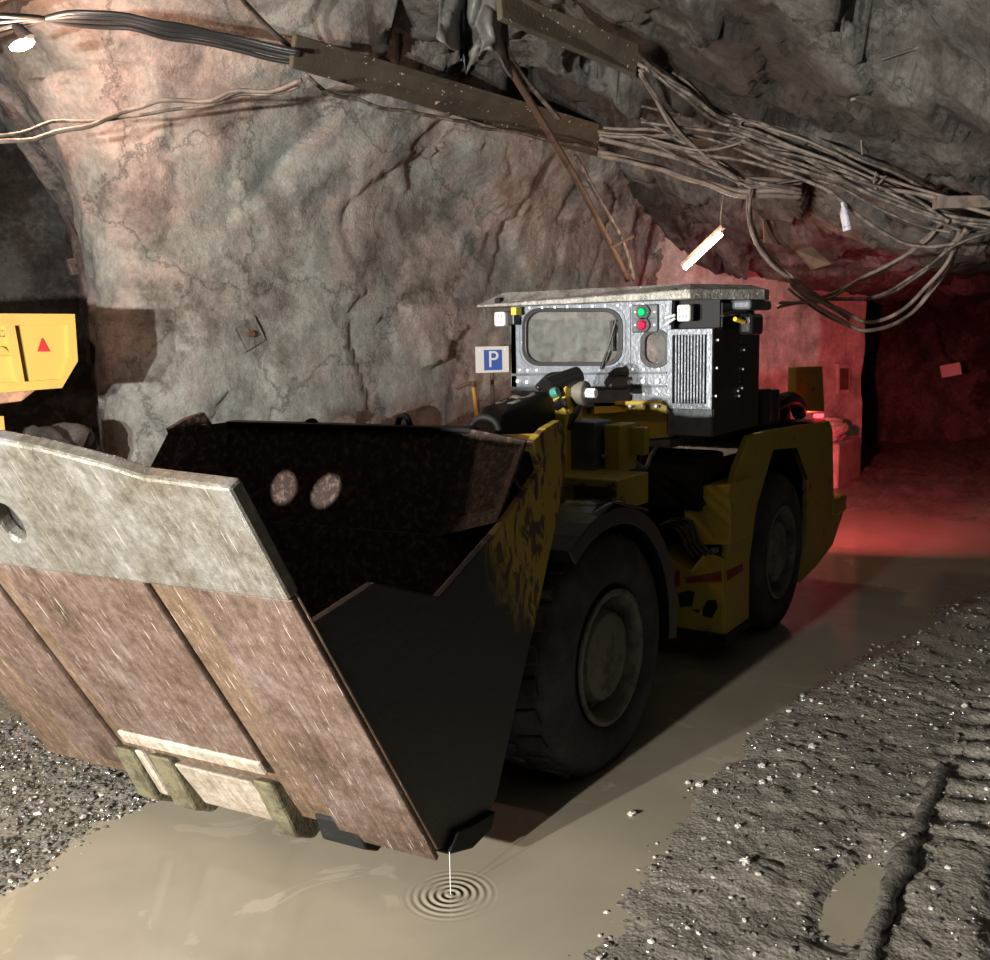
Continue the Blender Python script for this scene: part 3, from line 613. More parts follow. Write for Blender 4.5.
# cylindrical air cleaner and dark housings behind box
a0 = at(768, 405, y=2.38)
MB().cyl((a0.x - .12, 2.42, 1.36), (a0.x - .12, 2.42, 1.70), .10, 28).build('air_cleaner', M['gloss'], LD, bevel=.015)
MB().cyl((a0.x + .16, 2.46, 1.36), (a0.x + .16, 2.46, 1.68), .11, 28).build('air_cleaner', M['gloss'], LD, bevel=.015)
hd = [(6.95, 1.36), (6.98, 1.62), (7.3, 1.66), (7.9, 1.60), (8.12, 1.50), (8.16, 1.36)]
MB().slab(hd, lambda u, v, t: V((u, t, v)), 2.5, 3.9).build('engine_hood', M['black'], LD, bevel=.04)
MB().tube(spline([(7.3, 2.46, 1.48), (7.6, 2.40, 1.58), (7.9, 2.40, 1.55), (8.08, 2.42, 1.44)]), .06, 12).build('exhaust_pipe', M['gloss'], LD, smooth=True)
yb = [(at(a, b, y=2.52).x, at(a, b, y=2.52).z) for a, b in ((796, 412), (797, 367), (823, 366), (825, 412))]
ybk = MB().slab(yb, lambda u, v, t: V((u, t, v)), 2.52, 2.60).build('yellow_cowl', M['yellow'], LD, bevel=.015)
for i in range(2):
    q = [(801 + 10 * i, 373), (808 + 10 * i, 373), (808 + 10 * i, 392), (801 + 10 * i, 392)]
    decal(q, M['yellow'], 'cowl_louvre', ybk, y=2.52, th=.01)
tlm = at(821, 416, y=2.3)
MB().bb((tlm.x - .02, 2.29, tlm.z - .015), (tlm.x + .05, 2.36, tlm.z + .015)).build('tail_lamp', M['tail'], LD, bevel=.008)['label'] = 'glowing red tail lamp'
# guard rail at rear corner
for zz in (1.10, .98): MB().cyl((8.25, 2.2, zz), (8.25, 2.9, zz), .02).build('rear_grab_bar', M['black'], LD)

# cab ------------------------------------------------------------------
XC = 5.60
def C_(px, py, x=XC): p = at(px, py, x=x); return (p.y, p.z)
yL = C_(511, 350)[0]; yM = C_(668, 350)[0]; zT = C_(590, 300)[1]; zB = C_(590, 405)[1]; 
def rr(x0, y0, x1, y1, r, n=7, x=XC):
    """rounded rectangle measured in the photo on the cab front"""
    pts = []
    for cx, cy, a0 in ((x1 - r, y0 + r, -90), (x1 - r, y1 - r, 0), (x0 + r, y1 - r, 90), (x0 + r, y0 + r, 180)):
        for i in range(n): a = rad(a0 + 90 * i / (n - 1)); pts.append(C_(cx + r * cos(a), cy + r * sin(a), x))
    return pts
front = [C_(511, 304), C_(672, 297), C_(668, 405), C_(511, 408)]
tfx = lambda u, v, t: V((XC + t, u, v))
win = rr(526, 311, 620, 363, 15); slot = rr(643, 331, 668, 366, 11)
cab = MB().slab([front, win, slot], tfx, 0, .05).build('cab', M['cab'], LD, bevel=.004); cab['label'] = 'wet grey steel operator cab'
# the rest of cab shell: sides, rear and floor
wall = MB()
wall.slab([(XC, 1.36), (6.5, 1.36), (6.5, 2.22), (XC, 2.22)], lambda u, v, t: V((u, t, v)), yL - .04, yL)
rw = MB().slab([[(yM + .05, 1.40), (yL - .05, 1.40), (yL - .05, 2.24), (yM + .05, 2.24)], [(2.95, 1.86), (3.22, 1.86), (3.22, 2.1), (2.95, 2.1)]], lambda u, v, t: V((6.45 + t, u, v)), 0, .04)
rw.build('cab_rear_wall', M['cab'], cab); wall.build('cab_side_wall', M['cab'], cab)
bxp('cab_floor', (XC + .05, yM, 1.40), (6.45, yL - .04, 1.46), M['cabdk'], cab)
bxp('seat_back', (5.95, 3.15, 1.46), (6.05, 3.45, 2.0), M['gasket'], cab, .04)
# gaskets (dark rounded rings), panes, wiper
def ring(outer, inner, nm, m, t0=-.014, t1=.012): return MB().slab([outer, inner], tfx, t0, t1).build(nm, m, cab, bevel=.005)
ring(rr(523, 308, 623, 366, 17), rr(527, 312, 619, 362, 14), 'window_gasket', M['gasket'])
ring(rr(518, 304.5, 626, 369, 19), rr(520, 306, 625, 367.5, 18), 'window_trim', M['cab'], -.008, .0)
ring(rr(641, 329, 670, 368, 13), rr(645.5, 333, 666, 363, 9), 'window_gasket', M['gasket'])
MB().slab(rr(525, 310, 621, 364, 15), lambda u, v, t: V((XC + .02 + t, u, v)), 0, .006).build('window_pane', M['glass'], cab)
MB().slab(rr(643, 331, 668, 366, 11), lambda u, v, t: V((XC + .02 + t, u, v)), 0, .006).build('window_pane', M['glass'], cab)
for q in ((576, 332, 580, 352), (528, 330, 531, 346), (606, 344, 609, 358)):
    a = at(q[0], q[1], x=XC + .07); b = at(q[2], q[3], x=XC + .07)
    MB().bb((XC + .07, a.y, a.z), (XC + .085, b.y, b.z)).build('grab_handle', M['stripe'], cab, bevel=.004)['label'] = 'bright green handle inside the cab'
w1 = at(601, 369, x=XC - .03); w2 = at(607, 352, x=XC - .035); w3 = at(616, 320, x=XC - .035)
MB().cyl(w1, w2, .010, 8).cyl(w2, w3, .007, 8).box((w2 + w3) / 2 + V((.008, .0, 0)), (.014, .02, .19)).build('wiper', M['gasket'], cab, bevel=.003)
# bolts rows
bo = random.Random(2)
def bolts(lst, r=.012, x=XC, d=.02, hexn=8):
    for a, b in lst:
        p = at(a, b, x=x); MB().cyl(p, p + V((-d, 0, 0)), r, hexn, r * .8).build('bolt', M['bolt'], cab)
bolts([(531 + 12.6 * i, 308 - .35 * i) for i in range(10)] , .011)
bolts([(521, 370), (529, 370), (538, 370), (634, 369), (645, 369), (660, 369)], .011)
bolts([(519, 381), (528, 382)], .016); bolts([(631, 382), (645, 381), (659, 381)], .018, XC, .03); bolts([(632, 393.5), (645, 394), (658, 394)], .011)
bolts([(631, 406), (644, 405.5), (657, 406)], .012)
# bolting strips
for y0, y1, m in ((373.5, 376, 'cabdk'), (387, 389.5, 'cabdk')):
    q = [C_(512, y0), C_(667, y0 - 2), C_(667, y1 - 2), C_(512, y1)]
    MB().slab(q, tfx, -.012, 0).build('trim_strip', M[m], cab)
q = [C_(627, 300), C_(631, 300), C_(631, 402), C_(627, 402)]; MB().slab(q, tfx, -.01, 0).build('trim_strip', M['cab'], cab, bevel=.003)
# yellow skirt and strip below the cab
q = [C_(560, 404), C_(667, 402), C_(667, 438), C_(560, 445)]; sk = MB().slab(q, tfx, .04, .10).build('cab_skirt', M['yellow'], LD, bevel=.005)
q = [C_(617, 401), C_(664, 400.5), C_(664, 403.5), C_(617, 405)]; MB().slab(q, tfx, -.03, 0).build('yellow_strip', M['yellow2'], cab, bevel=.003)
q = [C_(594, 402), C_(626, 402), C_(626, 412), C_(594, 414)]; MB().slab(q, tfx, 0.0, .04).build('yellow_strip', M['yellow2'], cab, bevel=.003)
q = [C_(511, 389), C_(667, 387), C_(667, 402), C_(511, 404)]; MB().slab(q, tfx, -.004, .0).build('lower_panel', M['cab'], cab)

# roof plate: folded front rim, thin slab, far overhang
XR = 5.42
ra = at(476, 293, x=XR); rb = at(476, 304, x=XR)
zr = 2.36
mb = MB()
def rp(x, y, z): return V((x, y, z))
yl = at(476, 297, x=XR).y; yr = at(690, 290, x=XR).y
z0 = at(560, 304, x=XR).z; z1 = at(560, 290, x=XR + .14).z
cor = [(XR, yl), (XR, yr), (XR + .62, 2.04), (6.15, 2.05), (6.34, 2.16), (6.5, 2.6), (6.5, yl - .1), (XR + .2, yl)]
ins = [(XR + .14, yl - .12), (XR + .14, yr + .06), (XR + .66, 2.14), (6.06, 2.14), (6.26, 2.2), (6.4, 2.6), (6.4, yl - .2), (XR + .25, yl - .12)]
n = len(cor)
vs = [(x, y, z0) for x, y in cor] + [(x, y, z0 + .05 * min(1, max(0, (2.6 - y) / .4))+ .012) for x, y in cor] + [(x, y, z1) for x, y in ins] + [(x, y, z0) for x, y in ins]
fs = [(i, (i + 1) % n, n + (i + 1) % n, n + i) for i in range(n)] + [(n + i, n + (i + 1) % n, 2 * n + (i + 1) % n, 2 * n + i) for i in range(n)] + [tuple(range(2 * n, 3 * n)), tuple(range(n - 1, -1, -1))]
# leave out the duplicate inner ring
vs = vs[:3 * n]
roof = MB().add(vs, fs).build('cab_roof', M['roofplate'], cab, bevel=.012); roof['label'] = 'mud-spattered roof plate over the cab'
for a, b in ((499, 301), (675, 292)):
    p = at(a, b, x=XR + .03); MB().cyl(p + V((.03, 0, 0)), p - V((.02, 0, 0)), .022, 16, .022).build('roof_eye', M['ink'], cab)
# underside grey housing to right of the roof
q = [at(727, 303, y=2.14), at(772, 306, y=2.14)]
MB().bb((5.9, 2.08, z0 - .06), (6.30, 2.5, z0 - .002)).build('roof_underframe', M['cabdk'], cab, bevel=.015)
# traffic style indicator pair
for (a, b), m in (((645, 312), 'green_l'), ((645, 325), 'red_l')):
    p = at(a, b, x=XC - .02); o = MB().bb((XC - .03, p.y - .085, p.z - .046), (XC, p.y + .085, p.z + .046)).build('signal_lamp', M['cabdk'], cab, bevel=.01)
    MB().cyl(p + V((-.01, 0, 0)), p + V((-.035, 0, 0)), .044, 24).build('lamp_bezel', M['gasket'], cab)
    MB().cyl(p + V((-.03, 0, 0)), p + V((-.06, 0, 0)), .030, 24, .022).build('lamp_lens', M[m], cab, bevel=.004)
    bolts([(a - 9, b), (a + 10, b)], .008, XC - .03, .01)
# head lamps: white work lights
def worklight(px, py, x, w, h, cable=True):
    p = at(px, py, x=x); MB().bb((x, p.y - w / 2, p.z - h / 2), (x + .07, p.y + w / 2, p.z + h / 2)).build('work_light', M['white'], cab, bevel=.014)
    for i in range(3):
        for j in range(2): MB().box((x - .002, p.y + (i - 1) * w * .26, p.z + (j - .5) * h * .42), (.006, w * .08, h * .16)).build('led', M['greyp'], cab)
worklight(499, 319, 5.46, .085, .095); worklight(683, 313, 5.56, .085, .10)
bxp('work_light_bracket', (5.5, at(510, 320, x=5.5).y - .03, at(510, 325, x=5.5).z), (5.58, at(505, 320, x=5.5).y + .02, at(510, 311, x=5.5).z), M['gasket'], cab)
p = at(515, 312, x=5.5); bxp('yellow_plug', (5.48, p.y - .02, p.z - .02), (5.55, p.y + .02, p.z + .03), M['yellow2'], cab, .004, 'small yellow cable plug')
for k in range(2):
    a = at(665, 318 + 7 * k, x=5.54); b = at(675, 315 + 3 * k, x=5.54); MB().cyl(a, b, .008, 8).build('light_cable', M['white'], cab)
p = at(751, 324, y=2.08); bxp('mirror_camera', (p.x - .11, 2.03, p.z - .065), (p.x + .09, 2.12, p.z + .06), M['gloss'], cab, .02)
a = at(735, 319, y=2.10); b = at(744, 322, y=2.08); MB().cyl(a, b, .014, 10).build('yellow_plug', M['yellow2'], cab)['label'] = 'small yellow cable plug'
MB().tube(spline([at(722, 316, y=2.1), at(732, 313, y=2.1), at(745, 313, y=2.08), at(754, 318, y=2.08)]), .012, 8).build('light_cable', M['gasket'], cab, smooth=True)
# radiator box with grille
g0 = (2.20); xg = XC - .02
yb0 = C_(713, 380)[0]; yb1 = C_(668, 380)[0]
gz0, gz1 = C_(690, 409)[1], C_(690, 329)[1]
bzB = C_(690, 436)[1]
MB().bb((XC + .02, yb0, bzB), (6.42, yb1 + .02, gz1 + .005)).build('radiator_box', M['boxside'], LD, bevel=.008)['label'] = 'dark louvred radiator box'
bxp('box_lower_panel', (XC, yb0 + .005, bzB), (XC + .05, yb1, gz0), M['cabdk'], LD, .004)
gr = MB().slab([[(yb0, gz0), (yb1, gz0), (yb1, gz1), (yb0, gz1)], [(yb0 + .035, gz0 + .035), (yb1 - .035, gz0 + .035), (yb1 - .035, gz1 - .035), (yb0 + .035, gz1 - .035)]], lambda u, v, t: V((XC - .02 + t, u, v)), 0, .03)
nsl = 11
for i in range(1, nsl):
    yy = yb0 + .035 + (yb1 - yb0 - .07) * i / nsl; gr.box((XC - .006, yy, (gz0 + gz1) / 2), (.014, .011, gz1 - gz0 - .05))
gr.build('grille', M['cab'], LD, bevel=.003)['label'] = 'pale grey grille with vertical slats'
MB().bb((XC + .02, yM - .01, gz1), (6.3, yM + .02, z0)).bb((XC + .14, yb0, gz1), (6.3, yb0 + .02, z0 - .02)).bb((XC + .12, yb0 + .01, gz1), (XC + .15, yM, z0)).build('upper_side_panel', M['ink'], cab)
for a, b in ((717, 340), (716, 368), (715, 396), (742, 369), (743, 350), (741, 388), (737, 391), (738, 396)):
    p = at(a, b, y=yb0); MB().cyl(p, p - V((0, .012, 0)), .007, 8).build('bolt', M['bolt'], LD)
for i in range(14):
    p = at(741 - i * .25, 337 + i * 5, y=yb0); MB().cyl(p, p - V((0, .006, 0)), .004, 6).build('rivet', M['cabdk'], LD)
# black pack below box
bxp('hydraulic_tank', (5.72, 2.30, 1.0), (6.1, 4.1, 1.35), M['black'], LD, .03)

# falling water drop thread
dp = MB().cyl(at(449.5, 852, y=2.13), (2.79, 2.12, .0), .0012, 6).build('water_drip', M['white'])
tag(dp, 'thin thread of water dripping from the bucket corner into puddle rings', 'water drip')

# ---------------------------------------------------------------- dump truck at the left
a = at(76, 350, y=6.9); 
OT = at(74, 316, y=6.75); ang = math.atan2(-.75, .66)
TR = empty('dump_truck', (3.0, 6.6, 0)); tag(TR, 'yellow dump truck rear body with a red triangle sticker at left edge', 'truck')
# body end plane: through the corner point, direction to the left of the photo
corner = deep(75, 316, 7.0)
ul = (V((-FH.x, -FH.y, 0)) * .55 - V((RH.x, RH.y, 0)) * .85).normalized(); nn_ = (V((RH.x, RH.y, 0)) * .55 - V((FH.x, FH.y, 0)) * .85).normalized()   # leftwards along the panel, outward normal
def tp(px, py, off=0):
    d = R3 @ V((px - 495, 480 - py, -FPX)); Pc = corner + nn_ * off; t = nn_.dot(Pc - EYE) / nn_.dot(d); return EYE + d * t
def tuv(px, py): p = tp(px, py) - corner; return (p.dot(ul), p.z)
def tt(u, v, t): return corner + ul * u + V((0, 0, v)) - nn_ * t + sh_ * t
L1 = tuv(0, 310)[0] + 1.3
sh_ = V((-RH.x, -RH.y, 0)) * .75      # the body runs away to the left behind its end
tu = lambda *q: [tuv(a, b) for a, b in q]
top = [tuv(75, 314), tuv(78, 361), tuv(62, 388)]
z_top = tuv(75, 314)[1]; z_bot = tuv(62, 388)[1]
body = [(0, z_top), (top[1][0], top[1][1]), (top[2][0], top[2][1]), (L1, z_bot - .06), (L1, z_top + .02)]
tbd = MB().slab(body, tt, .03, 1.6).build('dump_body', M['truck'], TR, bevel=.01)
# raised frame with ribs around recessed fields
fr = MB()
i1 = tu((68, 325), (69, 357), (61, 379)); zi = tuv(69, 325)[1]; zj = tuv(60, 379)[1]
u_rib = tuv(22, 350)[0]; ur2 = tuv(17, 350)[0]
inner1 = [(i1[0][0], zi), (i1[1][0], i1[1][1]), (i1[2][0], zj), (u_rib, zj - .01), (ur2, zi)]
inner2 = [(ur2 + .06, zi), (u_rib + .05, zj - .01), (L1 - .1, zj - .04), (L1 - .1, zi + .01)]
fr.slab([body, inner1, inner2], tt, .0, .035); fr.build('body_rib', M['truck'], TR, bevel=.015)
fr = MB(); m1 = tuv(23, 348); fr.slab([(ur2 + .07, tuv(10, 346)[1]), (u_rib + .04, tuv(10, 356)[1]), (L1 - .1, tuv(0, 357)[1]), (L1 - .1, tuv(0, 346)[1])], tt, .005, .032); fr.build('body_rib', M['truck'], TR, bevel=.015)
q = tu((45.5, 338), (41, 351.5), (53, 351.5)); MB().slab(q, tt, .024, .03).build('red_triangle', M['red'], TR)
def text(s, size, name, m, parent, mw, ext=.004):
    c = bpy.data.curves.new(name, 'FONT'); c.body = s; c.size = size; c.extrude = ext; c.align_x = 'CENTER'; c.align_y = 'CENTER'
    t = bpy.data.objects.new('t', c); COL.objects.link(t); dg = bpy.context.evaluated_depsgraph_get(); me = bpy.data.meshes.new_from_object(t.evaluated_get(dg)); bpy.data.objects.remove(t)
    me.name = name; me.transform(mw); me.materials.clear(); me.materials.append(m); o = bpy.data.objects.new(name, me); COL.objects.link(o)
    if parent: o.parent = parent; o.matrix_parent_inverse = Matrix.Translation(-base_of(parent))
    return o
def frame(o, ux, uy): uz = ux.cross(uy); m = Matrix((ux, uy, uz)).transposed().to_4x4(); m.translation = o; return m
text('CK', .07, 'embossed_letters', M['truckrust'], TR, frame(tp(3, 334, -.026), -ul, V((0, 0, 1))), .006)
# rusty underside, hinge leg
und = [(tuv(60, 389)[0], z_bot), (tuv(42, 402)[0], tuv(42, 402)[1]), (tuv(10, 408)[0], tuv(10, 406)[1]), (L1, tuv(0, 412)[1] - .1), (L1, z_bot)]
MB().slab(und, tt, .15, 1.5).build('body_underside', M['truckrust'], TR, bevel=.02)
MB().slab([(L1 - 1.5, z_bot - .2), (L1 - 1.35, z_bot - .2), (L1 - 1.35, -corner.z), (L1 - 1.5, -corner.z)], tt, .3, .5).build('support_leg', M['truck'], TR)
for k in (0, 1):
    cpos = tt(L1 - .35, -corner.z + .5, .1 + 1.1 * k)
    MB().cyl(cpos, cpos - nn_ * .35, .5, 40).build('wheel', M['rubber'], TR, bevel=.04)
MB().slab([(L1 - .9, -corner.z + .5), (L1 - .9, z_bot - .15), (L1 + .3, z_bot - .15), (L1 + .3, -corner.z + .5)], tt, .5, 1.2).build('chassis', M['black'], TR)

# ---------------------------------------------------------------- things on the wall and floor
def boulder(c, r, label, seed, sq=(1, 1, .7), nm='boulder', m='boulder', cat='rock', group=None):
    bm = bmesh.new(); bmesh.ops.create_icosphere(bm, subdivisions=5, radius=1)
    for v in bm.verts:
        p = v.co.copy(); h = 1 + chunk(p + V((seed * 3.1, 0, 0)), 1.3) * .35 + noise.fractal(p * 3 + V((seed, 0, 0)), 1, 2, 4) * .08
        v.co = V((p.x * sq[0], p.y * sq[1], p.z * sq[2])) * h * r
    me = bpy.data.meshes.new(nm); bm.to_mesh(me); bm.free(); me.materials.append(M[m]); me.polygons.foreach_set('use_smooth', [True] * len(me.polygons))
    o = bpy.data.objects.new(nm, me); COL.objects.link(o); o.location = c; tag(o, label, cat, group); return o
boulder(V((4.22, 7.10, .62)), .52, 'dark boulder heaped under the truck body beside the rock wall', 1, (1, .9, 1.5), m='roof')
boulder(V((6.35, 5.75, .7)), .62, 'grey brown rock outcrop rising behind the bucket rim', 3, (1, .7, 1.25))

# parking sign
pc = at(492.5, 359.5, y=5.75); fx = V((RH.x, RH.y, 0)).normalized(); fx = (fx + V((.35, .2, 0))).normalized(); fn = V((0, 0, 1)).cross(fx) * -1
def sg(u, v, t): return pc + fx * u + V((0, 0, v)) + fn * -t
if fn.dot(EYE - pc) < 0: fn = -fn
def sg(u, v, t): return pc + fx * u + V((0, 0, v)) + fn * t
w_ = .185; h_ = .135
sgn = MB().slab([(-w_, -h_), (w_, -h_), (w_, h_), (-w_, h_)], sg, -.012, 0).build('parking_sign', M['white'], bevel=.003)
tag(sgn, 'white parking sign board with a blue P square beside the cab', 'sign')
MB().slab([(-.095, -.11), (.105, -.11), (.105, .10), (-.095, .10)], sg, 0, .004).build('blue_square', M['blue'], sgn)
tx = text('P', .24, 'letter_p', M['white'], sgn, frame(sg(.005, -.005, .006), fx, V((0, 0, 1))), .003)
for o in (bpy.data.objects['blue_square'], tx): o.matrix_parent_inverse = Matrix.Identity(4)
for s_ in (-1, 1): MB().cyl(sg(s_ * .14, .1, 0), sg(s_ * .14, .1, .012), .008, 8).build('screw', M['bolt'], sgn).matrix_parent_inverse = Matrix.Identity(4)
post = MB().cyl(sg(0, h_, -.02), sg(0, -pc.z + .0, -.02), .02, 10).build('sign_post', M['rust'], sgn); post.matrix_parent_inverse = Matrix.Identity(4)

# pick with ochre handle
pk_top = at(473, 385, y=5.55); pb = V((pk_top.x + .05, pk_top.y - .15, 0.0))
pkx = MB().cyl(pb, pk_top, .021, 12, .017).build('pick_handle_tool', M['orange'], smooth=True); pkx.name = 'pickaxe'
tag(pkx, 'long pickaxe with ochre handle leaning between bucket and cab', 'pickaxe')
hd = MB().tube(spline([pk_top + fx * -.17 + V((0, 0, -.03)), pk_top + fx * -.07 + V((0, 0, .012)), pk_top + V((0, 0, .02)), pk_top + fx * .07 + V((0, 0, .015))]), lambda t: .008 + .016 * sin(pi * min(1, t + .1)), 8)
hd.box(pk_top + V((0, 0, .01)), (.05, .05, .06)); o = hd.build('pick_head', M['rust'], pkx); o.matrix_parent_inverse = Matrix.Identity(4)

# rock bolt plates on the wall
def wall_y(px, py):
    """first hit on the rock behind"""
    dg = bpy.context.evaluated_depsgraph_get(); d = (R3 @ V((px - 495, 480 - py, -FPX))).normalized()
    wall = bpy.data.objects['wall_back']; ok, loc, nrm, _ = wall.ray_cast(EYE, d)
    return (loc, nrm) if ok else (EYE + d * 9, -d)
bpy.context.view_layer.update()
def boltplate(px, py, r, label, rot):
    p, nn2 = wall_y(px, py); nrm = (V((-.25, -1, 0))).normalized(); ux = V((0, 0, 1)).cross(nrm).normalized(); p = p + nrm * .03
    f = lambda u, v, t: p + ux * (u * cos(rot) - v * sin(rot)) + V((0, 0, 1)) * (u * sin(rot) + v * cos(rot)) + nrm * t
    o = MB().slab([(-r, -r), (r, -r * .9), (r * .95, r), (-r, r * .95)], f, -.08, .0).build('rock_bolt_plate', M['boulder'], bevel=.012); tag(o, label, 'bolt plate')
    k = r * .88; b = MB().slab([[(-k, -k), (k, -k), (k, k), (-k, k)], [(-k * .9, -k * .9), (k * .9, -k * .9), (k * .9, k * .9), (-k * .9, k * .9)]], f, 0, .008).build('raised_edge', M['rock'], o); b.matrix_parent_inverse = Matrix.Identity(4)
    b = MB().cyl(f(0, 0, 0), f(0, 0, .05), .03, 6).build('bolt_nut', M['rust'], o); b.matrix_parent_inverse = Matrix.Identity(4)
boltplate(248, 334, .13, 'diamond turned square bolt plate on rock wall above the bucket', .45)
boltplate(77, 266, .10, 'small dark bolt plate on rock wall above the truck', .2)

# ---------------------------------------------------------------- cables, trays and pipes under the roof
def zc(px, py, z): return at(px, py, z=z)
def bar(nm, p, q, w, h, m, label, cat, up=V((0, 0, 1)), bev=.006, flange=True):
    d = (q - p).normalized(); s = d.cross(up).normalized(); u = s.cross(d); R = Matrix((d, s, u)).transposed(); L_ = (q - p).length; c = (p + q) / 2
    mb = MB().box(c, (L_, w, h), R)
    if flange:
        for k in (-1, 1): mb.box(c + s * k * w / 2 + u * (h / 2 + .03), (L_, .012, .08), R)
    o = mb.build(nm, m, bevel=bev); tag(o, label, cat); return o
# long tray: its broad face looks at the camera, so it hangs tilted
def tray(px4, zz, th, nm, label):
    """four photo corners of the broad lower face, with heights"""
    P4 = [at(a, b, z=z) for (a, b), z in zip(px4, zz)]
    nrm = (P4[1] - P4[0]).cross(P4[3] - P4[0]).normalized()
    if nrm.dot(EYE - P4[0]) < 0: nrm = -nrm
    b4 = [p - nrm * th for p in P4]
    o = MB().add([*P4, *b4], [(0, 1, 2, 3), (7, 6, 5, 4), (0, 4, 5, 1), (1, 5, 6, 2), (2, 6, 7, 3), (3, 7, 4, 0)]).build(nm, M['plank'], bevel=.012); tag(o, label, 'cable tray'); return o
tray([(296, 34), (600, 124), (598, 157), (292, 68)], (4.30, 4.22, 4.02, 4.08), .05, 'cable_tray', 'long olive brown cable tray with pale spots crossing the upper centre')
tray([(500, -14), (640, 44), (637, 75), (502, 18)], (4.30, 4.2, 4.02, 4.1), .05, 'cable_tray', 'short dark brown tray at the top edge right of the tarpaulin')
def cable(pts, r, m, label, nm='cable', n=8, cat='cable', group=None, k=8, jit=.0):
    q = spline(pts, k)
    if jit: q = [p + V((noise.noise(p * 3), noise.noise(p * 3 + V((7, 0, 0))), noise.noise(p * 3 + V((0, 7, 0))))) * jit for p in q]
    o = MB().tube(q, r, n).build(nm, M[m], smooth=True); tag(o, label, cat, group); return o
def path(*q): return [at(a, b, z=z) for a, b, z in q]
def dpath(*q): return [deep(a, b, z) for a, b, z in q]
# left bundle running into the tray
for i in range(4):
    cable(path((-10, 40 - 8 * i, 4.2), (70, 14 + 3 * i, 4.3), (150, 18 + 5 * i, 4.3), (230, 36 + 4 * i, 4.25), (300, 54 + 4 * i, 4.15)), .018, 'gasket', 'black cables sweeping from the top left corner into the olive tray', group='top left cable bundle', jit=.03)
cable(dpath((-10, 138, 6.6), (80, 130, 7.0), (130, 112, 7.2), (220, 96, 7.3), (305, 76, 7.2)), .016, 'cable2', 'pale cable crossing the wall from the left edge up to the tray', jit=.08)
cable(dpath((-10, 132, 6.7), (75, 122, 7.1), (150, 118, 7.3), (235, 100, 7.4), (300, 84, 7.3)), .012, 'cable', 'thin dark cable running just below the pale cable at left', jit=.06)
cable(path((305, 76, 4.05), (340, 96, 3.98), (390, 108, 3.98), (460, 122, 3.98), (520, 134, 4.0), (600, 150, 4.02)), .016, 'cable', 'dark cable drooping along the lower edge of the olive tray', jit=.03)
cable(path((238, -5, 4.4), (255, 14, 4.4), (275, 34, 4.35), (296, 52, 4.3)), .02, 'cable', 'short cable dropping from the roof to the left end of the tray')
# diagonal pipes from the roof down to cab
cable(dpath((505, 60, 7.6), (540, 118, 8.4), (585, 195, 9.4), (628, 280, 10.3)), .03, 'rust', 'dark diagonal pipe running from tarpaulin down behind the cab roof', 'pipe', cat='pipe')
cable(dpath((575, 156, 8.9), (600, 200, 9.5), (622, 240, 10.0), (634, 280, 10.3)), .022, 'cable', 'thinner diagonal hose right beside the dark pipe', 'hose', cat='hose')
bar('pipe_clamp', deep(610, 248, 9.9), deep(634, 236, 9.9), .03, .03, M['rust'], 'rusty clamp across diagonal pipe and hose above the cab', 'clamp', flange=False)
cable(dpath((500, 10, 7.2), (512, 60, 7.7), (560, 120, 8.6)), .02, 'cable', 'cable hanging from the tarpaulin towards the pipe')
# the tangle to the right of the trays
def tangle(base, n, spread, r, m, label, group, zj=.15, seed=0, pale=.35):
    rn = random.Random(seed)
    for i in range(n):
        o1 = rn.gauss(0, spread); q = []
        for a, b, F in base: q.append((a + rn.gauss(0, spread * .5), b + o1 + rn.gauss(0, spread * .6), F + rn.uniform(-zj, zj)))
        cable(dpath(*q), r * rn.uniform(.7, 1.25), m if rn.random() > pale else 'cable2', label, group=group, jit=.02)
tangle([(600, 130, 9.2), (660, 138, 9.1), (710, 158, 9.0), (760, 182, 8.9), (800, 188, 8.8)], 6, 4, .016, 'cable', 'dusty cables leaving the olive tray towards the right', 'cables right of the long tray', seed=1)
tangle([(600, 147, 9.2), (650, 160, 9.1), (700, 176, 9.0), (745, 187, 8.9), (800, 190, 8.8)], 3, 3, .022, 'cable2', 'thicker lower cables leaving the olive tray towards the right', 'lower cables right of the long tray', seed=2)
tangle([(638, 60, 8.3), (680, 92, 8.4), (720, 118, 8.5), (760, 130, 8.5), (800, 150, 8.5)], 5, 5, .015, 'cable', 'dusty cables leaving the short tray towards the right', 'cables right of the short tray', seed=3)
tangle([(640, 70, 8.3), (668, 120, 8.5), (700, 155, 8.7), (740, 180, 8.8)], 3, 4, .017, 'cable', 'cables dropping steeply from the short tray into the tangle', 'steep cables below the short tray', seed=4)
tangle([(735, 120, 8.5), (800, 143, 8.3), (850, 165, 8.1), (900, 188, 7.9), (950, 212, 7.7)], 8, 7, .014, 'cable', 'tangled dusty cables strung under the roof at upper right', 'tangled cables at upper right', seed=5)
tangle([(745, 140, 8.5), (810, 165, 8.3), (870, 190, 8.0), (930, 207, 7.8), (1000, 225, 7.6)], 6, 6, .016, 'cable', 'lower strands of the tangle reaching the right edge of the picture', 'lower strands at the right edge', seed=6)
tangle([(752, 190, 8.8), (750, 225, 8.8), (772, 265, 8.8), (810, 290, 8.7), (850, 318, 8.6)], 3, 3, .014, 'cable2', 'pale cables dropping from the tangle beside the tube lamp', 'dropping cables beside the tube lamp', seed=7)
tangle([(778, 304, 8.9), (830, 292, 8.7), (880, 270, 8.4), (925, 240, 8.1), (950, 215, 7.9)], 3, 2.5, .016, 'cable2', 'pale cable rising from the cab roof to the tangle at right', 'rising cables over the block wall', seed=8)
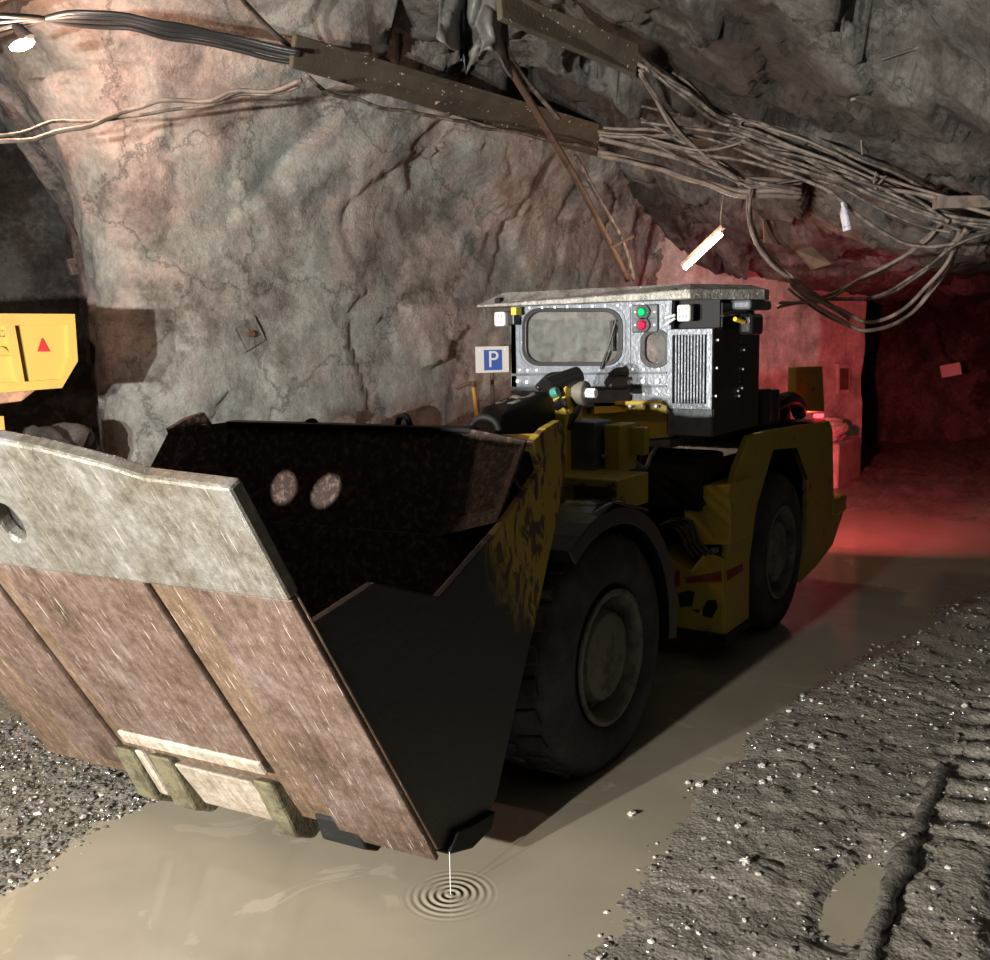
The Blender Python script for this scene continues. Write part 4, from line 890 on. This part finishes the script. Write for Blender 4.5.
tangle([(790, 285, 8.8), (835, 316, 8.6), (870, 326, 8.4), (910, 308, 8.2), (945, 265, 8.0), (965, 225, 7.8)], 3, 3, .016, 'cable2', 'cable hanging in a wide loop in front of the red lit wall', 'hanging cable loops before the dark drift', seed=9)
tangle([(820, 300, 8.6), (870, 300, 8.4), (915, 280, 8.2), (960, 240, 7.9), (1000, 232, 7.7)], 2, 3, .014, 'cable', 'inner cable loop hanging above the dark drift', 'inner cable loops above the dark drift', seed=10)
cable(dpath((862, 155, 8), (862, 125, 8), (875, 105, 8), (900, 88, 8)), .006, 'cable2', 'thin pale wire curling up from the tangle near the right roof', 'wire', cat='wire')
cable(dpath((850, 100, 7.2), (920, 78, 7.1), (1000, 64, 7)), .014, 'cable2', 'pale cable running under the roof to the upper right edge')
cable(dpath((880, 60, 6.6), (940, 42, 6.5), (1000, 34, 6.4)), .010, 'cable', 'dark thin cable near the top right corner')
cable(dpath((876, 172, 7.9), (874, 185, 7.9), (880, 197, 7.9), (876, 188, 7.9), (886, 176, 7.9)), .01, 'cable2', 'knotted tie hanging in the cable tangle at right', 'cable_tie', cat='cable tie')
cable(dpath((640, 136, 8.8), (700, 150, 8.6), (745, 140, 8.5), (740, 124, 8.5), (748, 120, 8.5)), .01, 'cable2', 'looped pale wire ending in a hook among the cables', 'wire', cat='wire')
pp = bar('pipe_sleeve', deep(935, 203, 7.6), deep(992, 202, 7.6), .10, .09, M['cable2'], 'pale grey sleeve over the cables at the right edge', 'sleeve', flange=False)
tangle([(640, 128, 8.9), (700, 140, 8.8), (760, 150, 8.7), (830, 172, 8.4), (900, 200, 8.1), (960, 222, 7.8)], 7, 13, .014, 'cable', 'dark cables buried deep in the tangle at upper right', 'dark buried cables at upper right', seed=12, pale=.0)
# crumpled tarpaulin at the top
def tarp():
    n, k = 26, 22; vs = []; A = at(438, -12, z=4.45); B = at(512, -12, z=4.42); 
    for i in range(n + 1):
        for j in range(k + 1):
            u = i / n; v = j / k; px = 440 + 66 * u + 8 * v * (u - .3); py = -14 + (82 + 18 * sin(u * 7) * (1 if u > .3 else .3) - (30 if u < .35 else 0) * (1 - u)) * v
            p = at(px, py, z=4.42 - .45 * v); f = .10 * sin(u * 21 + 2.5 * v + 2 * noise.noise(V((u * 3, v * 3, 1)))) * (.3 + v)
            d = (p - EYE).normalized(); vs.append(p + d * f + V((0, 0, .03 * noise.noise(V((u * 8, v * 8, 4))))))
    fs = [(i * (k + 1) + j, (i + 1) * (k + 1) + j, (i + 1) * (k + 1) + j + 1, i * (k + 1) + j + 1) for i in range(n) for j in range(k)]
    o = MB().add(vs, fs).build('tarpaulin', M['tarp'], smooth=True); o.modifiers.new('t', 'SOLIDIFY').thickness = .012
    tag(o, 'crumpled grey tarpaulin hanging from the roof at top centre', 'tarpaulin')
tarp()
# fluorescent tube on a batten
ta = deep(685, 268, 10.1); tb = deep(721, 234, 9.7)
db = (tb - ta).normalized(); lampR = empty('tube_lamp', (ta + tb) / 2)
bt_ = bar('batten', ta + V((0, 0, .05)) - db * .04, tb + V((0, 0, .05)) + db * .04, .06, .04, M['cable2'], None, None, flange=False)
MB().cyl(ta, tb, .022, 16)
tb_o = MB().cyl(ta, tb, .024, 16).build('glowing_tube', M['tube'], lampR)
bt_.parent = lampR; bt_.matrix_parent_inverse = Matrix.Translation(-V(lampR.location))
for k in ('label', 'category'):
    if k in bt_: del bt_[k]
tag(lampR, 'slanting fluorescent tube lamp glowing above the cab roof', 'lamp')
MB().tube(spline([tb, tb + V((.05, .02, .2)), tb + V((.1, .0, .5))]), .008, 6).build('lamp_cable', M['cable'], lampR)
# sodium lamp at the left
sl = at(22, 45, z=4.12)
SLr = empty('flood_lamp', sl); tag(SLr, 'glowing warm flood lamp under the roof in the top left corner', 'lamp')
MB().cyl(sl + V((.03, -.04, .035)), sl + V((-.02, .03, .13)), .05, 16, .03).build('lamp_housing', M['gasket'], SLr, bevel=.01)
MB().lathe([(0, -.13), (.02, -.12), (.032, -.06), (.036, 0), (.032, .06), (.018, .12), (0, .13)], sl, 20).build('glowing_bulb', M['sodium'], SLr, smooth=True)
MB().tube(spline([sl + V((0, 0, .1)), sl + V((.02, .1, .4)), sl + V((0, .2, .8))]), .012, 6).build('lamp_cable', M['cable'], SLr)
# little things on the rock at right
def quad(nm, px4, z, th, m, label, cat):
    P4 = [deep(a, b, zz) for (a, b), zz in zip(px4, z)]; nrm = (P4[1] - P4[0]).cross(P4[3] - P4[0]).normalized()
    if nrm.dot(EYE - P4[0]) < 0: nrm = -nrm
    b4 = [p - nrm * th for p in P4]
    o = MB().add([*P4, *b4], [(0, 1, 2, 3), (7, 6, 5, 4), (0, 4, 5, 1), (1, 5, 6, 2), (2, 6, 7, 3), (3, 7, 4, 0)]).build(nm, M[m], bevel=.004); tag(o, label, cat)
bo_ = deep(845, 217, 8.2); up_ = V((0, 0, 1)); tl_ = (up_ * 1 + V((RH.x, RH.y, 0)) * -.22).normalized()
bm_ = MB().cyl(bo_ - tl_ * .11, bo_ + tl_ * .03, .034, 16).cyl(bo_ + tl_ * .03, bo_ + tl_ * .09, .034, 16, .013).cyl(bo_ + tl_ * .09, bo_ + tl_ * .12, .013, 12)
tag(bm_.build('plastic_bottle', M['paper'], smooth=False, bevel=.004), 'pale blue plastic bottle stuck under the cables at right', 'bottle')
quad('rusty_plate', [(763, 220), (791, 222), (788, 246), (764, 243)], (9.2, 9.2, 9.3, 9.3), .015, 'rust', 'rusty square plate on rock right of the tube lamp', 'plate')
quad('rusty_plate', [(795, 250), (812, 246), (832, 264), (812, 270)], (9.4, 9.4, 9.3, 9.4), .015, 'rust', 'tilted rusty plate on rock above the block wall', 'plate')
quad('board', [(783, 96), (822, 76), (818, 92), (795, 132)], (8.6, 8.4, 8.5, 8.8), .02, 'cable2', 'pale torn board wedged under the roof behind the cables', 'board')
# red-lit corner: cabinet, bag on concrete block, sign in the dark drift
a = V((11.6, 5.95, 0)); b = V((15.55, 3.72, 0)); dw = (b - a).normalized(); nw = V((dw.y, -dw.x, 0))
def wallpt(px, py, off=.06):
    d = R3 @ V((px - 495, 480 - py, -FPX)); t = nw.dot(a + nw * off - EYE) / nw.dot(d); return EYE + d * t
c = [wallpt(*q) for q in ((838, 364), (850, 364), (850, 394), (838, 394))]
cb = MB().add([*[p for p in c], *[p - nw * .12 for p in c]], [(0, 1, 2, 3), (7, 6, 5, 4), (0, 4, 5, 1), (1, 5, 6, 2), (2, 6, 7, 3), (3, 7, 4, 0)]).build('wall_cabinet', M['concrete'], bevel=.01); tag(cb, 'small shallow cabinet on the red lit block wall', 'cabinet')
cc = sum(c, V()) / 4; du = (c[1] - c[0]) * .36; dv = (c[0] - c[3]) * .36
MB().add([cc + nw * .008 + s * du + t_ * dv for s, t_ in ((-1, 1), (1, 1), (1, -1), (-1, -1))] + [cc - nw * .01 + s * du + t_ * dv for s, t_ in ((-1, 1), (1, 1), (1, -1), (-1, -1))], [(0, 1, 2, 3), (7, 6, 5, 4), (0, 4, 5, 1), (1, 5, 6, 2), (2, 6, 7, 3), (3, 7, 4, 0)]).build('door', M['rust'], cb)
cb.children[0].matrix_parent_inverse = Matrix.Identity(4)
g = at(850, 472, z=0); kb = V((14.2, 3.75, 0))
ck = MB().bb((13.3, 3.45, -.03), (14.5, 4.1, .62)).build('concrete_block', M['concrete'], bevel=.03); tag(ck, 'low concrete block at the foot of the block wall behind loader', 'concrete block')
boulder(V((13.75, 3.7, .76)), .22, 'crumpled plastic bag lying on top of the concrete block', 9, (1.6, 1, .75), 'plastic_bag', 'concrete', 'bag')
sgp = at(951, 370, x=19.5); o = MB().box(sgp, (.03, .34, .22), Matrix.Rotation(-.2, 3, 'X')).build('small_sign', M['white'], bevel=.004); tag(o, 'small pale sign in the dark drift at far right', 'sign')
# mud-crusted pole in the right foreground
pts = [at(x, y, z=.02) for x, y in ((944, 770), (930, 800), (912, 845), (893, 885), (880, 925), (868, 965), (850, 1010))]
def crust():
    q = spline(pts, 14); o = MB(); m = len(q); n = 14; vs = []
    for i, p in enumerate(q):
        t = (q[min(i + 1, m - 1)] - q[max(i - 1, 0)]).normalized(); s = V((0, 0, 1)).cross(t).normalized()
        for k in range(n):
            a_ = 2 * pi * k / n; r = .030 + .018 * noise.fractal(p * 14 + V((k * .4, 0, 0)), .8, 2, 4) + .02 * math.exp(-((i - 36) / 5) ** 2)
            vs.append(p + s * r * cos(a_) * 1.1 + V((0, 0, 1)) * r * sin(a_))
    fs = [(i * n + k, i * n + (k + 1) % n, (i + 1) * n + (k + 1) % n, (i + 1) * n + k) for i in range(m - 1) for k in range(n)] + [tuple(range(n)), tuple(range((m - 1) * n, m * n))]
    return o.add(vs, fs).build('mud_crusted_pole', M['mud'], smooth=True)
tag(crust(), 'mud-crusted pole lying in the wet bank at lower right', 'pole')
def cobble(px, py, r, label, seed, group=None):
    p = at(px, py, z=0); boulder(V((p.x, p.y, max(gz(p.x, p.y), 0) + r * .2)), r, label, seed, (1.2, .9, .6), 'cobble', 'stonepale', 'stone', group)
cobs = [(688, 783), (700, 786), (762, 770), (770, 783), (762, 787), (812, 750), (632, 815), (716, 794), (738, 832), (746, 868), (965, 710), (803, 697), (812, 702)]
for i, (x, y) in enumerate(cobs): cobble(x, y, .014 + .006 * ((i * 7) % 4) / 3, 'pale wet pebble on the muddy edge right of the puddle', i + 20, 'pale pebbles along the right shore')

# ---------------------------------------------------------------- lights
def light(kind, name, loc, energy, col, target=None, **kw):
    l = bpy.data.lights.new(name, kind); l.energy = energy; l.color = col
    for k, v in kw.items(): setattr(l, k, v)
    o = bpy.data.objects.new(name, l); COL.objects.link(o); o.location = loc
    if target is not None: o.rotation_euler = (V(target) - V(loc)).to_track_quat('-Z', 'Y').to_euler()
    return o
# vehicle head lamps behind the camera
light('SPOT', 'headlamp', (-3.0, 2.32, 1.92), 3300, (1, .95, .87), (4.5, 2.3, 1.3), spot_size=rad(110), spot_blend=.7, shadow_soft_size=.05)
light('SPOT', 'headlamp', (-3.0, 3.12, 1.92), 3300, (1, .95, .87), (4.5, 3.0, 1.3), spot_size=rad(110), spot_blend=.7, shadow_soft_size=.05)
light('POINT', 'flood_lamp_light', sl + V((.0, -.1, -.12)), 130, (1, .62, .45), shadow_soft_size=.12)
light('POINT', 'tube_light', (ta + tb) / 2 - V((.25, .05, .12)), 55, (1, .70, .50), shadow_soft_size=.08)
light('AREA', 'tail_lamp_light', (8.62, 2.6, 1.40), 150, (1, .11, .13), (14, 2.8, .9), size=.12, spread=rad(112))
w = bpy.data.worlds.new('world'); S.world = w; w.use_nodes = True; w.node_tree.nodes['Background'].inputs[0].default_value = (.5, .45, .42, 1); w.node_tree.nodes['Background'].inputs[1].default_value = .0
